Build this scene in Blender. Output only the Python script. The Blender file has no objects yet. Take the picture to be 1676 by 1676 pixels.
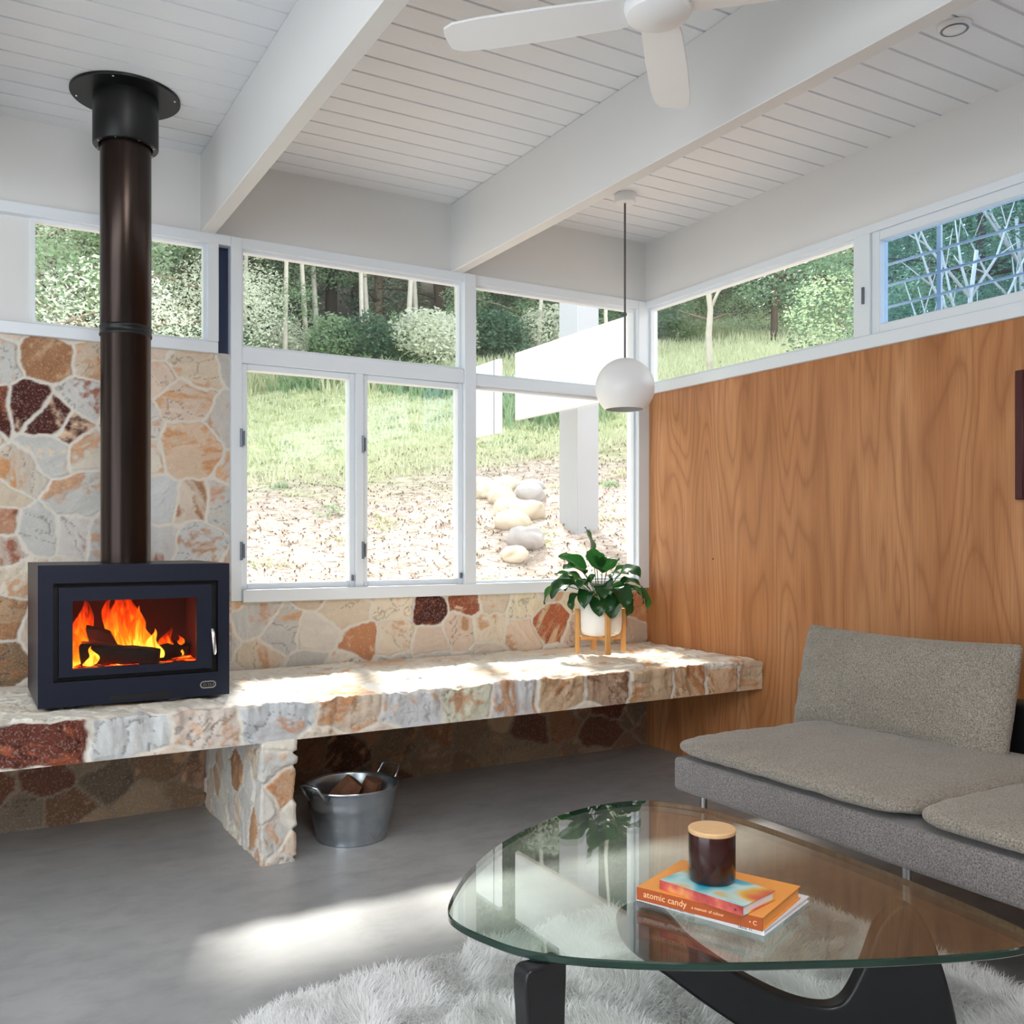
import bpy, bmesh, math, random
import numpy as np
from mathutils import Vector, Matrix

C = bpy.context.scene.collection
SC = bpy.context.scene
PI = math.pi

# ---------------------------------------------------------------- camera, world, sun, exposure
cam_d = bpy.data.cameras.new('camera')
cam = bpy.data.objects.new('camera', cam_d)
C.objects.link(cam)
cam.location = (0, 0, 1.3)
cam.rotation_euler = (PI / 2, 0, -0.528)
cam_d.sensor_width = 36
cam_d.lens = 1548.6 / 1676 * 36
cam_d.shift_y = 44 / 1676
cam_d.clip_start = 0.05
cam_d.clip_end = 300
SC.camera = cam

wd = bpy.data.worlds.new('sky')
SC.world = wd
wd.use_nodes = True
bg = wd.node_tree.nodes['Background']
bg.inputs[0].default_value = (0.86, 0.94, 1.0, 1)
bg.inputs[1].default_value = 1.7

sun_d = bpy.data.lights.new('sun', 'SUN')
sun = bpy.data.objects.new('sun', sun_d)
C.objects.link(sun)
sun_d.energy = 5.5
sun_d.angle = math.radians(7)
sun_d.color = (1.0, 0.95, 0.86)
sun.rotation_euler = Vector((-0.30, -1.0, -1.15)).to_track_quat('-Z', 'Y').to_euler()

# daylight from the open left side, and an added fill above the camera
def area(name, loc, target, sx, sy, energy, col):
    d = bpy.data.lights.new(name, 'AREA')
    d.shape = 'RECTANGLE'; d.size = sx; d.size_y = sy; d.energy = energy; d.color = col
    o = bpy.data.objects.new(name, d); C.objects.link(o)
    o.location = loc
    o.rotation_euler = (Vector(target) - Vector(loc)).to_track_quat('-Z', 'Y').to_euler()
area('daylight_left', (-3.0, 0.4, 2.4), (1.0, 2.0, 0.0), 4.0, 0.9, 24, (0.95, 0.98, 1.0))
area('fill_above_camera', (0.36, 0.1, 3.12), (0.8, 2.2, 0.0), 1.2, 2.2, 52, (1.0, 0.98, 0.95))  # added fill light; the roof has no opening here

SC.view_settings.view_transform = 'Standard'
SC.view_settings.look = 'None'
SC.view_settings.gamma = 1
SC.view_settings.use_curve_mapping = False
SC.view_settings.exposure = 1.0

# ---------------------------------------------------------------- helpers
def lin(r, g, b):
    def f(c):
        c = c / 255.0
        return c / 12.92 if c <= 0.04045 else ((c + 0.055) / 1.055) ** 2.4
    return (f(r), f(g), f(b))

def tag(o, label=None, cat=None, group=None, kind=None):
    if label: o['label'] = label
    if cat: o['category'] = cat
    if group: o['group'] = group
    if kind: o['kind'] = kind
    return o

def wloc(o):
    v = Vector((0, 0, 0))
    while o is not None:
        v += o.location
        o = o.parent
    return v

def thing(name, label, cat, loc, group=None):
    o = bpy.data.objects.new(name, None)
    o.empty_display_size = 0.1
    C.objects.link(o)
    o.location = loc
    return tag(o, label, cat, group)

class MB:
    """collects vertices and faces of one part, in world coordinates"""
    def __init__(self):
        self.v = []; self.f = []; self.mi = []
    def add(self, vs, fs, mi=0):
        n = len(self.v)
        self.v += [tuple(p) for p in vs]
        self.f += [tuple(i + n for i in f) for f in fs]
        self.mi += [mi] * len(fs)
        return self
    def box(self, x0, x1, y0, y1, z0, z1, mi=0):
        vs = [(x, y, z) for z in (z0, z1) for y in (y0, y1) for x in (x0, x1)]
        return self.add(vs, [(0, 2, 3, 1), (4, 5, 7, 6), (0, 1, 5, 4), (2, 6, 7, 3), (0, 4, 6, 2), (1, 3, 7, 5)], mi)
    def obox(self, c, ax, ay, az, sx, sy, sz, mi=0):
        c = Vector(c); ax = Vector(ax); ay = Vector(ay); az = Vector(az)
        vs = [c + ax * (sx * i) + ay * (sy * j) + az * (sz * k) for k in (-.5, .5) for j in (-.5, .5) for i in (-.5, .5)]
        return self.add(vs, [(0, 2, 3, 1), (4, 5, 7, 6), (0, 1, 5, 4), (2, 6, 7, 3), (0, 4, 6, 2), (1, 3, 7, 5)], mi)
    def lathe(self, prof, c=(0, 0, 0), n=48, mi=0, caps=True):
        vs = []; fs = []
        for r, z in prof:
            for k in range(n):
                a = 2 * PI * k / n
                vs.append((c[0] + r * math.cos(a), c[1] + r * math.sin(a), c[2] + z))
        m = len(prof)
        for j in range(m - 1):
            for k in range(n):
                k2 = (k + 1) % n
                fs.append((j * n + k, j * n + k2, (j + 1) * n + k2, (j + 1) * n + k))
        if caps:
            fs.append(tuple(range(n - 1, -1, -1)))
            fs.append(tuple(range((m - 1) * n, m * n)))
        return self.add(vs, fs, mi)
    def tube(self, pts, r, n=10, mi=0):
        pts = [Vector(p) for p in pts]
        rs = r if isinstance(r, (list, tuple)) else [r] * len(pts)
        vs = []; fs = []
        up = Vector((0, 0, 1))
        prev = None
        for i, p in enumerate(pts):
            t = (pts[min(i + 1, len(pts) - 1)] - pts[max(i - 1, 0)]).normalized()
            a = prev if prev is not None else (up if abs(t.z) < 0.9 else Vector((1, 0, 0)))
            b = t.cross(a).normalized(); a = b.cross(t).normalized()
            prev = a
            for k in range(n):
                q = 2 * PI * k / n
                vs.append(p + (a * math.cos(q) + b * math.sin(q)) * rs[i])
        for i in range(len(pts) - 1):
            for k in range(n):
                k2 = (k + 1) % n
                fs.append((i * n + k, i * n + k2, (i + 1) * n + k2, (i + 1) * n + k))
        fs.append(tuple(range(n - 1, -1, -1)))
        fs.append(tuple(range((len(pts) - 1) * n, len(pts) * n)))
        return self.add(vs, fs, mi)
    def prism(self, poly, z0, z1, mi=0, mside=None):
        n = len(poly)
        vs = [(x, y, z0) for x, y in poly] + [(x, y, z1) for x, y in poly]
        self.add(vs, [tuple(range(n - 1, -1, -1)), tuple(range(n, 2 * n))], mi)
        k0 = len(self.v) - 2 * n
        fs = [(k0 + i, k0 + (i + 1) % n, k0 + n + (i + 1) % n, k0 + n + i) for i in range(n)]
        self.f += fs; self.mi += [mside if mside is not None else mi] * n
        return self
    def build(self, name, mats, parent=None, smooth=False, bevel=0, seg=2, angle=40, subsurf=0):
        me = bpy.data.meshes.new(name)
        off = wloc(parent) if parent is not None else Vector((0, 0, 0))
        me.from_pydata([(p[0] - off.x, p[1] - off.y, p[2] - off.z) for p in self.v], [], self.f)
        if not isinstance(mats, (list, tuple)): mats = [mats]
        for m in mats: me.materials.append(m)
        if len(mats) > 1: me.polygons.foreach_set('material_index', self.mi)
        bm = bmesh.new(); bm.from_mesh(me)
        bmesh.ops.recalc_face_normals(bm, faces=bm.faces)
        bm.to_mesh(me); bm.free()
        o = bpy.data.objects.new(name, me)
        C.objects.link(o)
        if parent is not None: o.parent = parent
        if smooth:
            me.polygons.foreach_set('use_smooth', [True] * len(me.polygons))
            if smooth != 'all': me.set_sharp_from_angle(angle=math.radians(angle))
        if bevel:
            b = o.modifiers.new('bevel', 'BEVEL'); b.width = bevel; b.segments = seg; b.limit_method = 'ANGLE'; b.angle_limit = math.radians(35)
            me.polygons.foreach_set('use_smooth', [True] * len(me.polygons))
            me.set_sharp_from_angle(angle=math.radians(60))
        if subsurf:
            s = o.modifiers.new('subsurf', 'SUBSURF'); s.levels = subsurf; s.render_levels = subsurf
        return o

def centre_origin(o):
    """move a top-level mesh's origin to the base of its bounds"""
    me = o.data
    n = len(me.vertices); a = np.empty(n * 3, np.float32); me.vertices.foreach_get('co', a); a = a.reshape(-1, 3)
    lo = a.min(0); hi = a.max(0); c = np.array([(lo[0] + hi[0]) / 2, (lo[1] + hi[1]) / 2, lo[2]], np.float32)
    me.vertices.foreach_set('co', (a - c).ravel())
    o.location = [float(o.location[i] + c[i]) for i in range(3)]
    return o

def struct(o, **k):
    o['kind'] = 'structure'
    return o

# ---------------------------------------------------------------- materials
class NT:
    def __init__(self, name):
        self.m = bpy.data.materials.new(name); self.m.use_nodes = True
        self.t = self.m.node_tree; self.n = self.t.nodes; self.l = self.t.links
        self.b = self.n['Principled BSDF']; self.out = self.n['Material Output']
    def node(self, typ, **k):
        nd = self.n.new(typ)
        for a, v in k.items():
            if a in nd.inputs.keys() if isinstance(a, str) else False: nd.inputs[a].default_value = v
            else: setattr(nd, a, v)
        return nd
    def link(self, a, b): self.l.new(a, b)
    def coord(self, scale=(1, 1, 1), which='Object'):
        tc = self.n.new('ShaderNodeTexCoord'); mp = self.n.new('ShaderNodeMapping')
        mp.inputs['Scale'].default_value = scale
        self.link(tc.outputs[which], mp.inputs['Vector'])
        return mp.outputs['Vector']
    def noise(self, vec, scale, detail=4, rough=0.55, dist=0.0):
        nd = self.n.new('ShaderNodeTexNoise')
        nd.inputs['Scale'].default_value = scale; nd.inputs['Detail'].default_value = detail
        nd.inputs['Roughness'].default_value = rough; nd.inputs['Distortion'].default_value = dist
        self.link(vec, nd.inputs['Vector'])
        return nd.outputs['Fac']
    def ramp(self, fac, stops):
        nd = self.n.new('ShaderNodeValToRGB')
        e = nd.color_ramp.elements
        while len(e) < len(stops): e.new(0.5)
        for i, (p, c) in enumerate(stops):
            e[i].position = p
            e[i].color = (*c, 1) if len(c) == 3 else c
        self.link(fac, nd.inputs['Fac'])
        return nd.outputs['Color']
    def mix(self, a, b, fac, mode='MIX'):
        nd = self.n.new('ShaderNodeMix'); nd.data_type = 'RGBA'; nd.blend_type = mode
        for s, v in ((nd.inputs[0], fac), (nd.inputs[6], a), (nd.inputs[7], b)):
            if hasattr(v, 'is_output'): self.link(v, s)
            else: s.default_value = v if not isinstance(v, tuple) or len(v) == 4 else (*v, 1)
        return nd.outputs[2]
    def math(self, op, a, b=0.0, c=0.0):
        nd = self.n.new('ShaderNodeMath'); nd.operation = op
        for s, v in zip(nd.inputs, (a, b, c)):
            if hasattr(v, 'is_output'): self.link(v, s)
            else: s.default_value = v
        return nd.outputs[0]
    def bump(self, h, strength, dist=0.01):
        nd = self.n.new('ShaderNodeBump'); nd.inputs['Strength'].default_value = strength; nd.inputs['Distance'].default_value = dist
        self.link(h, nd.inputs['Height']); self.link(nd.outputs['Normal'], self.b.inputs['Normal'])
    def color(self, v):
        if hasattr(v, 'is_output'): self.link(v, self.b.inputs['Base Color'])
        else: self.b.inputs['Base Color'].default_value = (*v, 1)
    def set(self, **k):
        for a, v in k.items():
            s = self.b.inputs[a.replace('_', ' ')]
            if hasattr(v, 'is_output'): self.link(v, s)
            else: s.default_value = v
        return self.m

def plain(name, rgb, rough=0.5, metal=0.0, var=0.06, scale=30, bump=0.0, coat=0.0):
    t = NT(name)
    c = lin(*rgb)
    v = t.coord()
    f = t.noise(v, scale, 4)
    t.color(t.mix(tuple(x * (1 - var) for x in c), tuple(min(1, x * (1 + var)) for x in c), f))
    if bump: t.bump(t.noise(v, scale * 6, 3), bump, 0.004)
    t.set(Roughness=rough, Metallic=metal)
    if coat: t.set(Coat_Weight=coat, Coat_Roughness=0.1)
    return t.m

M = {}
M['white'] = plain('white_paint', (227, 227, 226), 0.45, var=0.015, scale=4)
M['white_gloss'] = plain('white_enamel', (240, 241, 242), 0.3, var=0.01, scale=4)
M['frame'] = plain('window_paint', (230, 237, 244), 0.35, var=0.02, scale=5)
M['navy_post'] = plain('navy_steel', (22, 42, 78), 0.3, var=0.2, scale=12)
M['grey_post'] = plain('pale_grey_paint', (172, 174, 178), 0.6, var=0.03, scale=3)
M['stove'] = plain('charcoal_blue_steel', (17, 24, 44), 0.42, metal=0.25, var=0.08, scale=60)
M['black'] = plain('matt_black', (10, 10, 12), 0.5, var=0.1, scale=60)
M['flange'] = plain('satin_black_steel', (14, 14, 16), 0.38, metal=0.2, var=0.1, scale=60)
M['chrome'] = plain('bright_metal', (215, 215, 220), 0.2, metal=1.0, var=0.03, scale=80)
M['steel_leg'] = plain('brushed_steel', (190, 190, 192), 0.3, metal=1.0, var=0.05, scale=80)
M['hinge'] = plain('grey_hinge_metal', (120, 128, 140), 0.4, metal=0.8, var=0.1, scale=80)
M['table_wood'] = plain('black_stained_wood', (17, 18, 22), 0.33, var=0.25, scale=25)
M['ceramic'] = plain('white_ceramic', (238, 236, 232), 0.4, var=0.02, scale=20)
M['soil'] = plain('dark_soil', (50, 38, 28), 0.95, var=0.5, scale=120, bump=0.6)
M['stem'] = plain('plant_stem', (60, 95, 45), 0.5, var=0.2, scale=50)
M['cord'] = plain('grey_cord', (95, 90, 95), 0.6, var=0.1, scale=90)
M['burgundy'] = plain('burgundy_wood', (70, 22, 24), 0.4, var=0.2, scale=30)
M['art'] = plain('picture_paper', (196, 180, 158), 0.7, var=0.15, scale=6)
M['paper'] = plain('book_paper', (232, 230, 234), 0.8, var=0.05, scale=200)
M['orange'] = plain('orange_cover', (244, 162, 76), 0.4, var=0.04, scale=10)
M['orange_spine'] = plain('burnt_orange_cover', (170, 76, 22), 0.45, var=0.05, scale=10)
M['white_cover'] = plain('white_cover', (228, 230, 236), 0.4, var=0.02, scale=10)
M['ink'] = plain('black_ink', (28, 28, 32), 0.6, var=0.05)
M['ink_pale'] = plain('pale_ink', (250, 200, 150), 0.6, var=0.05)
M['bark'] = plain('grey_bark', (150, 130, 112), 0.9, var=0.35, scale=6, bump=0.5)
M['bark_dark'] = plain('dark_bark', (92, 78, 68), 0.9, var=0.35, scale=6, bump=0.5)
M['bark_white'] = plain('pale_bark', (206, 196, 184), 0.85, var=0.2, scale=9)
M['rock'] = plain('sandstone_boulder', (214, 202, 182), 0.9, var=0.15, scale=7, bump=0.5)
M['rock_grey'] = plain('grey_boulder', (184, 178, 176), 0.9, var=0.2, scale=7, bump=0.5)
M['firewood'] = plain('split_firewood', (112, 74, 52), 0.9, var=0.45, scale=35, bump=0.8)
M['char'] = plain('charred_log', (24, 15, 12), 0.95, var=0.5, scale=40, bump=0.8)

def mat_board():
    t = NT('painted_ceiling_boards')
    v = t.coord((1, 1, 1))
    a = t.noise(v, 2.0, 3)
    b = t.noise(t.coord((6, 60, 1)), 3.0, 5)
    c = t.mix(lin(232, 235, 239), lin(243, 245, 248), a)
    t.color(t.mix(c, lin(226, 227, 230), t.math('MULTIPLY', b, 0.35)))
    t.bump(b, 0.12, 0.004)
    return t.set(Roughness=0.5)
M['board'] = mat_board()

def mat_concrete():
    t = NT('polished_concrete')
    v = t.coord()
    a = t.noise(v, 1.1, 6, 0.6)
    b = t.noise(t.coord((1, 1.6, 1)), 7.0, 6, 0.65)
    c = t.noise(v, 160, 2)
    col = t.ramp(a, [(0.3, lin(150, 152, 155)), (0.55, lin(172, 173, 174)), (0.75, lin(190, 190, 188))])
    col = t.mix(col, lin(132, 131, 132), t.ramp(b, [(0.45, (0, 0, 0)), (0.75, (0.55, 0.55, 0.55))]))
    t.color(t.mix(col, lin(170, 168, 165), t.math('MULTIPLY', c, 0.2)))
    t.bump(b, 0.03, 0.004)
    return t.set(Roughness=t.math('MULTIPLY_ADD', b, 0.22, 0.26))
M['concrete'] = mat_concrete()

def mat_veneer():
    t = NT('blackbutt_veneer_panel')
    v1 = t.coord((1, 1.0, 0.16))
    n1 = t.noise(v1, 2.6, 2, 0.45, 0.4)
    rings = t.math('FRACT', t.math('MULTIPLY', n1, 19.0))
    tri = t.math('ABSOLUTE', t.math('SUBTRACT', rings, 0.5))
    line = t.ramp(tri, [(0.0, (1, 1, 1)), (0.16, (0.35, 0.35, 0.35)), (0.5, (0, 0, 0))])
    fine = t.noise(t.coord((1, 70, 1.6)), 2.2, 5, 0.65)
    broad = t.noise(t.coord((1, 2.4, 0.12)), 2.4, 3)
    col = t.ramp(broad, [(0.3, lin(176, 116, 70)), (0.5, lin(192, 132, 84)), (0.72, lin(208, 152, 104))])
    col = t.mix(col, lin(146, 88, 50), t.math('MULTIPLY', line, 0.6))
    col = t.mix(col, lin(134, 80, 46), t.ramp(fine, [(0.45, (0, 0, 0)), (0.8, (0.6, 0.6, 0.6))]))
    vo = t.n.new('ShaderNodeTexVoronoi'); vo.inputs['Scale'].default_value = 3.1
    t.link(t.coord((1, 1, 1)), vo.inputs['Vector'])
    knot = t.ramp(vo.outputs['Distance'], [(0.0, (1, 1, 1)), (0.016, (1, 1, 1)), (0.024, (0, 0, 0))])
    t.color(t.mix(col, lin(60, 34, 24), knot))
    t.bump(fine, 0.04, 0.002)
    return t.set(Roughness=0.42)
M['veneer'] = mat_veneer()

def mat_stone():
    t = NT('random_sandstone')
    at = t.n.new('ShaderNodeAttribute'); at.attribute_name = 'stone'
    v = t.coord()
    a = t.noise(v, 26, 6, 0.65)
    b = t.noise(v, 110, 4, 0.6)
    col = t.mix(at.outputs['Color'], t.mix(at.outputs['Color'], lin(150, 108, 78), 0.45), t.ramp(a, [(0.54, (0, 0, 0)), (0.76, (0.35, 0.35, 0.35))]))
    col = t.mix(col, lin(244, 238, 228), t.ramp(b, [(0.52, (0, 0, 0)), (0.8, (0.35, 0.35, 0.35))]))
    t.color(col)
    t.bump(t.math('ADD', t.math('MULTIPLY', a, 1.0), t.math('MULTIPLY', b, 0.35)), 0.5, 0.008)
    return t.set(Roughness=0.88)
M['stone'] = mat_stone()

def mat_fabric(name, c1, c2):
    t = NT(name)
    v = t.coord()
    a = t.noise(v, 210, 3, 0.75)
    w = t.noise(t.coord((1, 1, 1)), 3, 3)
    col = t.ramp(a, [(0.35, lin(*c1)), (0.65, lin(*c2))])
    t.color(t.mix(col, t.mix(col, lin(*c1), 0.5), w))
    t.bump(a, 0.5, 0.004)
    t.set(Roughness=0.95)
    try: t.set(Sheen_Weight=0.25)
    except Exception: pass
    return t.m
M['cushion'] = mat_fabric('beige_grey_weave', (98, 90, 81), (190, 181, 168))
M['sofa_base'] = mat_fabric('grey_mauve_weave', (84, 79, 79), (172, 165, 162))

def mat_glass(name, tint=(1, 1, 1), refl=1.0):
    """pane: lets light through, mirrors by the Fresnel law"""
    t = NT(name)
    tr = t.n.new('ShaderNodeBsdfTransparent'); tr.inputs[0].default_value = (*tint, 1)
    gl = t.n.new('ShaderNodeBsdfGlossy'); gl.inputs['Roughness'].default_value = 0.0
    fr = t.n.new('ShaderNodeFresnel')
    ge = t.n.new('ShaderNodeNewGeometry')
    t.link(t.math('MULTIPLY_ADD', ge.outputs['Backfacing'], 1 / 1.5 - 1.5, 1.5), fr.inputs['IOR'])   # same reflectance entering and leaving
    mx = t.n.new('ShaderNodeMixShader')
    t.link(t.math('MULTIPLY', fr.outputs[0], refl), mx.inputs[0]); t.link(tr.outputs[0], mx.inputs[1]); t.link(gl.outputs[0], mx.inputs[2])
    t.link(mx.outputs[0], t.out.inputs['Surface'])
    return t.m
M['glass'] = mat_glass('window_glass', (0.98, 0.99, 0.99))
M['glass_blue'] = mat_glass('blue_tinted_glass', (0.64, 0.79, 0.95), 1.3)
M['stove_glass'] = mat_glass('stove_glass', (0.97, 0.95, 0.93), 0.35)
M['table_glass'] = mat_glass('clear_table_glass', (0.90, 0.95, 0.915), 1.5)

def mat_glass_edge():
    t = NT('green_glass_edge')
    t.color(t.mix(lin(4, 20, 18), lin(22, 62, 48), t.noise(t.coord(), 6, 2)))
    return t.set(Roughness=0.08, Coat_Weight=0.6)
M['glass_edge'] = mat_glass_edge()

def mat_amber():
    t = NT('amber_jar_glass')
    t.color(t.mix(lin(40, 12, 8), lin(62, 20, 12), t.noise(t.coord(), 12, 2)))
    return t.set(Roughness=0.2, Coat_Weight=0.2)
M['amber'] = mat_amber()

def mat_wood(name, c1, c2, scale=(40, 40, 4)):
    t = NT(name)
    f = t.noise(t.coord(scale), 1.6, 5, 0.6)
    t.color(t.mix(lin(*c1), lin(*c2), f))
    return t.set(Roughness=0.5)
M['bamboo'] = mat_wood('bamboo', (192, 132, 66), (226, 172, 104))
M['lid'] = mat_wood('pale_wood_lid', (206, 160, 112), (238, 200, 152), (20, 90, 20))

def mat_flue():
    t = NT('bronze_black_flue')
    a = t.noise(t.coord((30, 30, 1.2)), 2.0, 4)
    t.color(t.mix(lin(30, 24, 23), lin(66, 53, 47), a))
    return t.set(Roughness=0.24, Metallic=0.8)
M['flue'] = mat_flue()

def mat_galv():
    t = NT('galvanised_steel')
    v = t.coord()
    a = t.noise(v, 14, 4)
    g = t.n.new('ShaderNodeTexVoronoi'); g.inputs['Scale'].default_value = 45
    t.link(v, g.inputs['Vector'])
    col = t.mix(lin(150, 160, 168), lin(205, 212, 218), a)
    rust = t.ramp(t.noise(v, 9, 6, 0.7), [(0.56, (0, 0, 0)), (0.68, (1, 1, 1))])
    sep = t.n.new('ShaderNodeSeparateXYZ'); t.link(v, sep.inputs[0])
    low = t.ramp(sep.outputs[2], [(0.0, (1, 1, 1)), (0.14, (0.0, 0.0, 0.0))])
    fac = t.math('MULTIPLY', rust, t.math('MULTIPLY', low, 0.9))
    t.color(t.mix(col, lin(120, 84, 58), fac))
    return t.set(Roughness=t.math('MULTIPLY_ADD', g.outputs['Distance'], 0.07, 0.2), Metallic=t.math('SUBTRACT', 0.95, fac))
M['galv'] = mat_galv()

def mat_leaf(name, c1, c2, rough=0.35, trans=0.25):
    t = NT(name)
    oi = t.n.new('ShaderNodeObjectInfo')
    a = t.noise(t.coord(), 9, 3)
    t.color(t.mix(lin(*c1), lin(*c2), a))
    t.set(Roughness=rough)
    tl = t.n.new('ShaderNodeBsdfTranslucent')
    tl.inputs[0].default_value = (*[min(1, x * 1.3) for x in lin(*c2)], 1)
    mx = t.n.new('ShaderNodeMixShader'); mx.inputs[0].default_value = trans
    t.link(t.b.outputs[0], mx.inputs[1]); t.link(tl.outputs[0], mx.inputs[2]); t.link(mx.outputs[0], t.out.inputs['Surface'])
    return t.m
M['houseleaf'] = mat_leaf('glossy_dark_leaf', (16, 42, 30), (40, 92, 38), 0.25, 0.2)
M['leaf_green'] = mat_leaf('bush_leaf_green', (78, 108, 78), (176, 198, 160), 0.45, 0.4)
M['leaf_pale'] = mat_leaf('bush_leaf_pale', (176, 190, 150), (246, 242, 226), 0.5, 0.4)
M['leaf_dark'] = mat_leaf('bush_leaf_dark', (38, 60, 50), (112, 142, 116), 0.45, 0.35)
M['grass'] = mat_leaf('hill_grass', (166, 176, 136), (232, 229, 202), 0.7, 0.35)
M['fur'] = mat_leaf('white_wool', (248, 249, 250), (253, 253, 253), 0.9, 0.5)

def mat_ground():
    t = NT('hillside_ground')
    v = t.coord()
    sep = t.n.new('ShaderNodeSeparateXYZ'); t.link(v, sep.inputs[0])
    d = t.math('ADD', sep.outputs[1], t.math('MULTIPLY', t.noise(v, 0.7, 4), 4.0))
    g = t.ramp(t.math('DIVIDE', d, 40.0), [(0.27, (0, 0, 0)), (0.33, (1, 1, 1))])
    fine = t.noise(v, 9, 6, 0.75)
    fin2 = t.noise(v, 26, 5, 0.8)
    dirt = t.ramp(fine, [(0.3, lin(140, 120, 104)), (0.5, lin(200, 180, 166)), (0.7, lin(226, 214, 204))])
    dirt = t.mix(dirt, lin(104, 110, 74), t.ramp(fin2, [(0.55, (0, 0, 0)), (0.66, (0.7, 0.7, 0.7))]))
    grass = t.ramp(t.noise(v, 3, 6, 0.75), [(0.35, lin(112, 126, 82)), (0.5, lin(172, 180, 126)), (0.65, lin(222, 216, 180))])
    col = t.mix(dirt, grass, g)
    t.color(t.mix(col, lin(58, 52, 42), t.ramp(t.math('DIVIDE', d, 60.0), [(0.33, (0, 0, 0)), (0.38, (0.95, 0.95, 0.95))])))
    t.bump(fine, 0.7, 0.08)
    return t.set(Roughness=0.95)
M['ground'] = mat_ground()

def mat_flame():
    t = NT('flame')
    v = t.coord((1, 1, 1), 'Generated')
    sep = t.n.new('ShaderNodeSeparateXYZ'); t.link(v, sep.inputs[0])
    n = t.noise(t.coord((16, 16, 5)), 1.6, 4, 0.6, 1.2)
    f = t.math('SUBTRACT', t.math('ADD', t.math('MULTIPLY', n, 0.9), 0.28), t.math('MULTIPLY', sep.outputs[2], 0.62))
    col = t.ramp(f, [(0.05, lin(130, 8, 0)), (0.32, lin(235, 50, 3)), (0.55, lin(255, 120, 12)), (0.8, lin(255, 205, 70))])
    em = t.n.new('ShaderNodeEmission'); t.link(col, em.inputs[0])
    t.link(t.math('MULTIPLY_ADD', f, 1.9, 0.12), em.inputs[1])
    tr = t.n.new('ShaderNodeBsdfTransparent')
    lw = t.n.new('ShaderNodeLayerWeight'); lw.inputs[0].default_value = 0.35
    mx = t.n.new('ShaderNodeMixShader')
    alpha = t.math('MULTIPLY', t.math('POWER', t.math('SUBTRACT', 1.0, lw.outputs['Facing']), 1.5), t.math('MINIMUM', t.math('MULTIPLY_ADD', f, 2.4, 0.05), 1.0))
    t.link(alpha, mx.inputs[0]); t.link(tr.outputs[0], mx.inputs[1]); t.link(em.outputs[0], mx.inputs[2])
    t.link(mx.outputs[0], t.out.inputs['Surface'])
    return t.m
M['flame'] = mat_flame()
def mat_ember():
    t = NT('glowing_embers')
    n = t.noise(t.coord(), 22, 4, 0.7)
    t.color(lin(30, 14, 10))
    t.link(t.ramp(n, [(0.45, (0, 0, 0)), (0.6, lin(255, 60, 5)), (0.75, lin(255, 170, 50))]), t.b.inputs['Emission Color'])
    return t.set(Emission_Strength=2.2, Roughness=0.9)
M['ember'] = mat_ember()
def mat_small_book():
    t = NT('painted_paperback_cover')
    v = t.coord()
    f = t.noise(v, 7, 2, 0.45, 0.4)
    t.color(t.ramp(f, [(0.3, lin(40, 130, 205)), (0.42, lin(70, 178, 200)), (0.5, lin(190, 226, 226)), (0.58, lin(226, 178, 70)), (0.66, lin(214, 92, 70))]))
    return t.set(Roughness=0.35)
M['small_book'] = mat_small_book()
def mat_red_spine():
    t = NT('red_paperback_spine')
    t.color(t.ramp(t.noise(t.coord(), 14, 3), [(0.35, lin(160, 50, 50)), (0.5, lin(205, 92, 84)), (0.65, lin(224, 160, 90))]))
    return t.set(Roughness=0.45)
M['red_spine'] = mat_red_spine()

# ---------------------------------------------------------------- numpy noise and stone surfaces
def vnoise(x, y, seed=0):
    xi = np.floor(x).astype(np.int64); yi = np.floor(y).astype(np.int64)
    xf = x - xi; yf = y - yi
    u = xf * xf * (3 - 2 * xf); w = yf * yf * (3 - 2 * yf)
    def hsh(a, b):
        n = (a * 374761393 + b * 668265263 + seed * 1442695041) & 0x7fffffff
        n = ((n ^ (n >> 13)) * 1274126177) & 0x7fffffff
        return ((n ^ (n >> 16)) & 0xffff) / 65535.0
    return (hsh(xi, yi) * (1 - u) + hsh(xi + 1, yi) * u) * (1 - w) + (hsh(xi, yi + 1) * (1 - u) + hsh(xi + 1, yi + 1) * u) * w
def fbm(x, y, oct=4, seed=0):
    s = 0; a = 0.5
    for k in range(oct):
        s = s + a * vnoise(x * 2 ** k, y * 2 ** k, seed + k * 17); a *= 0.5
    return s / (1 - 0.5 ** oct)

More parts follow.
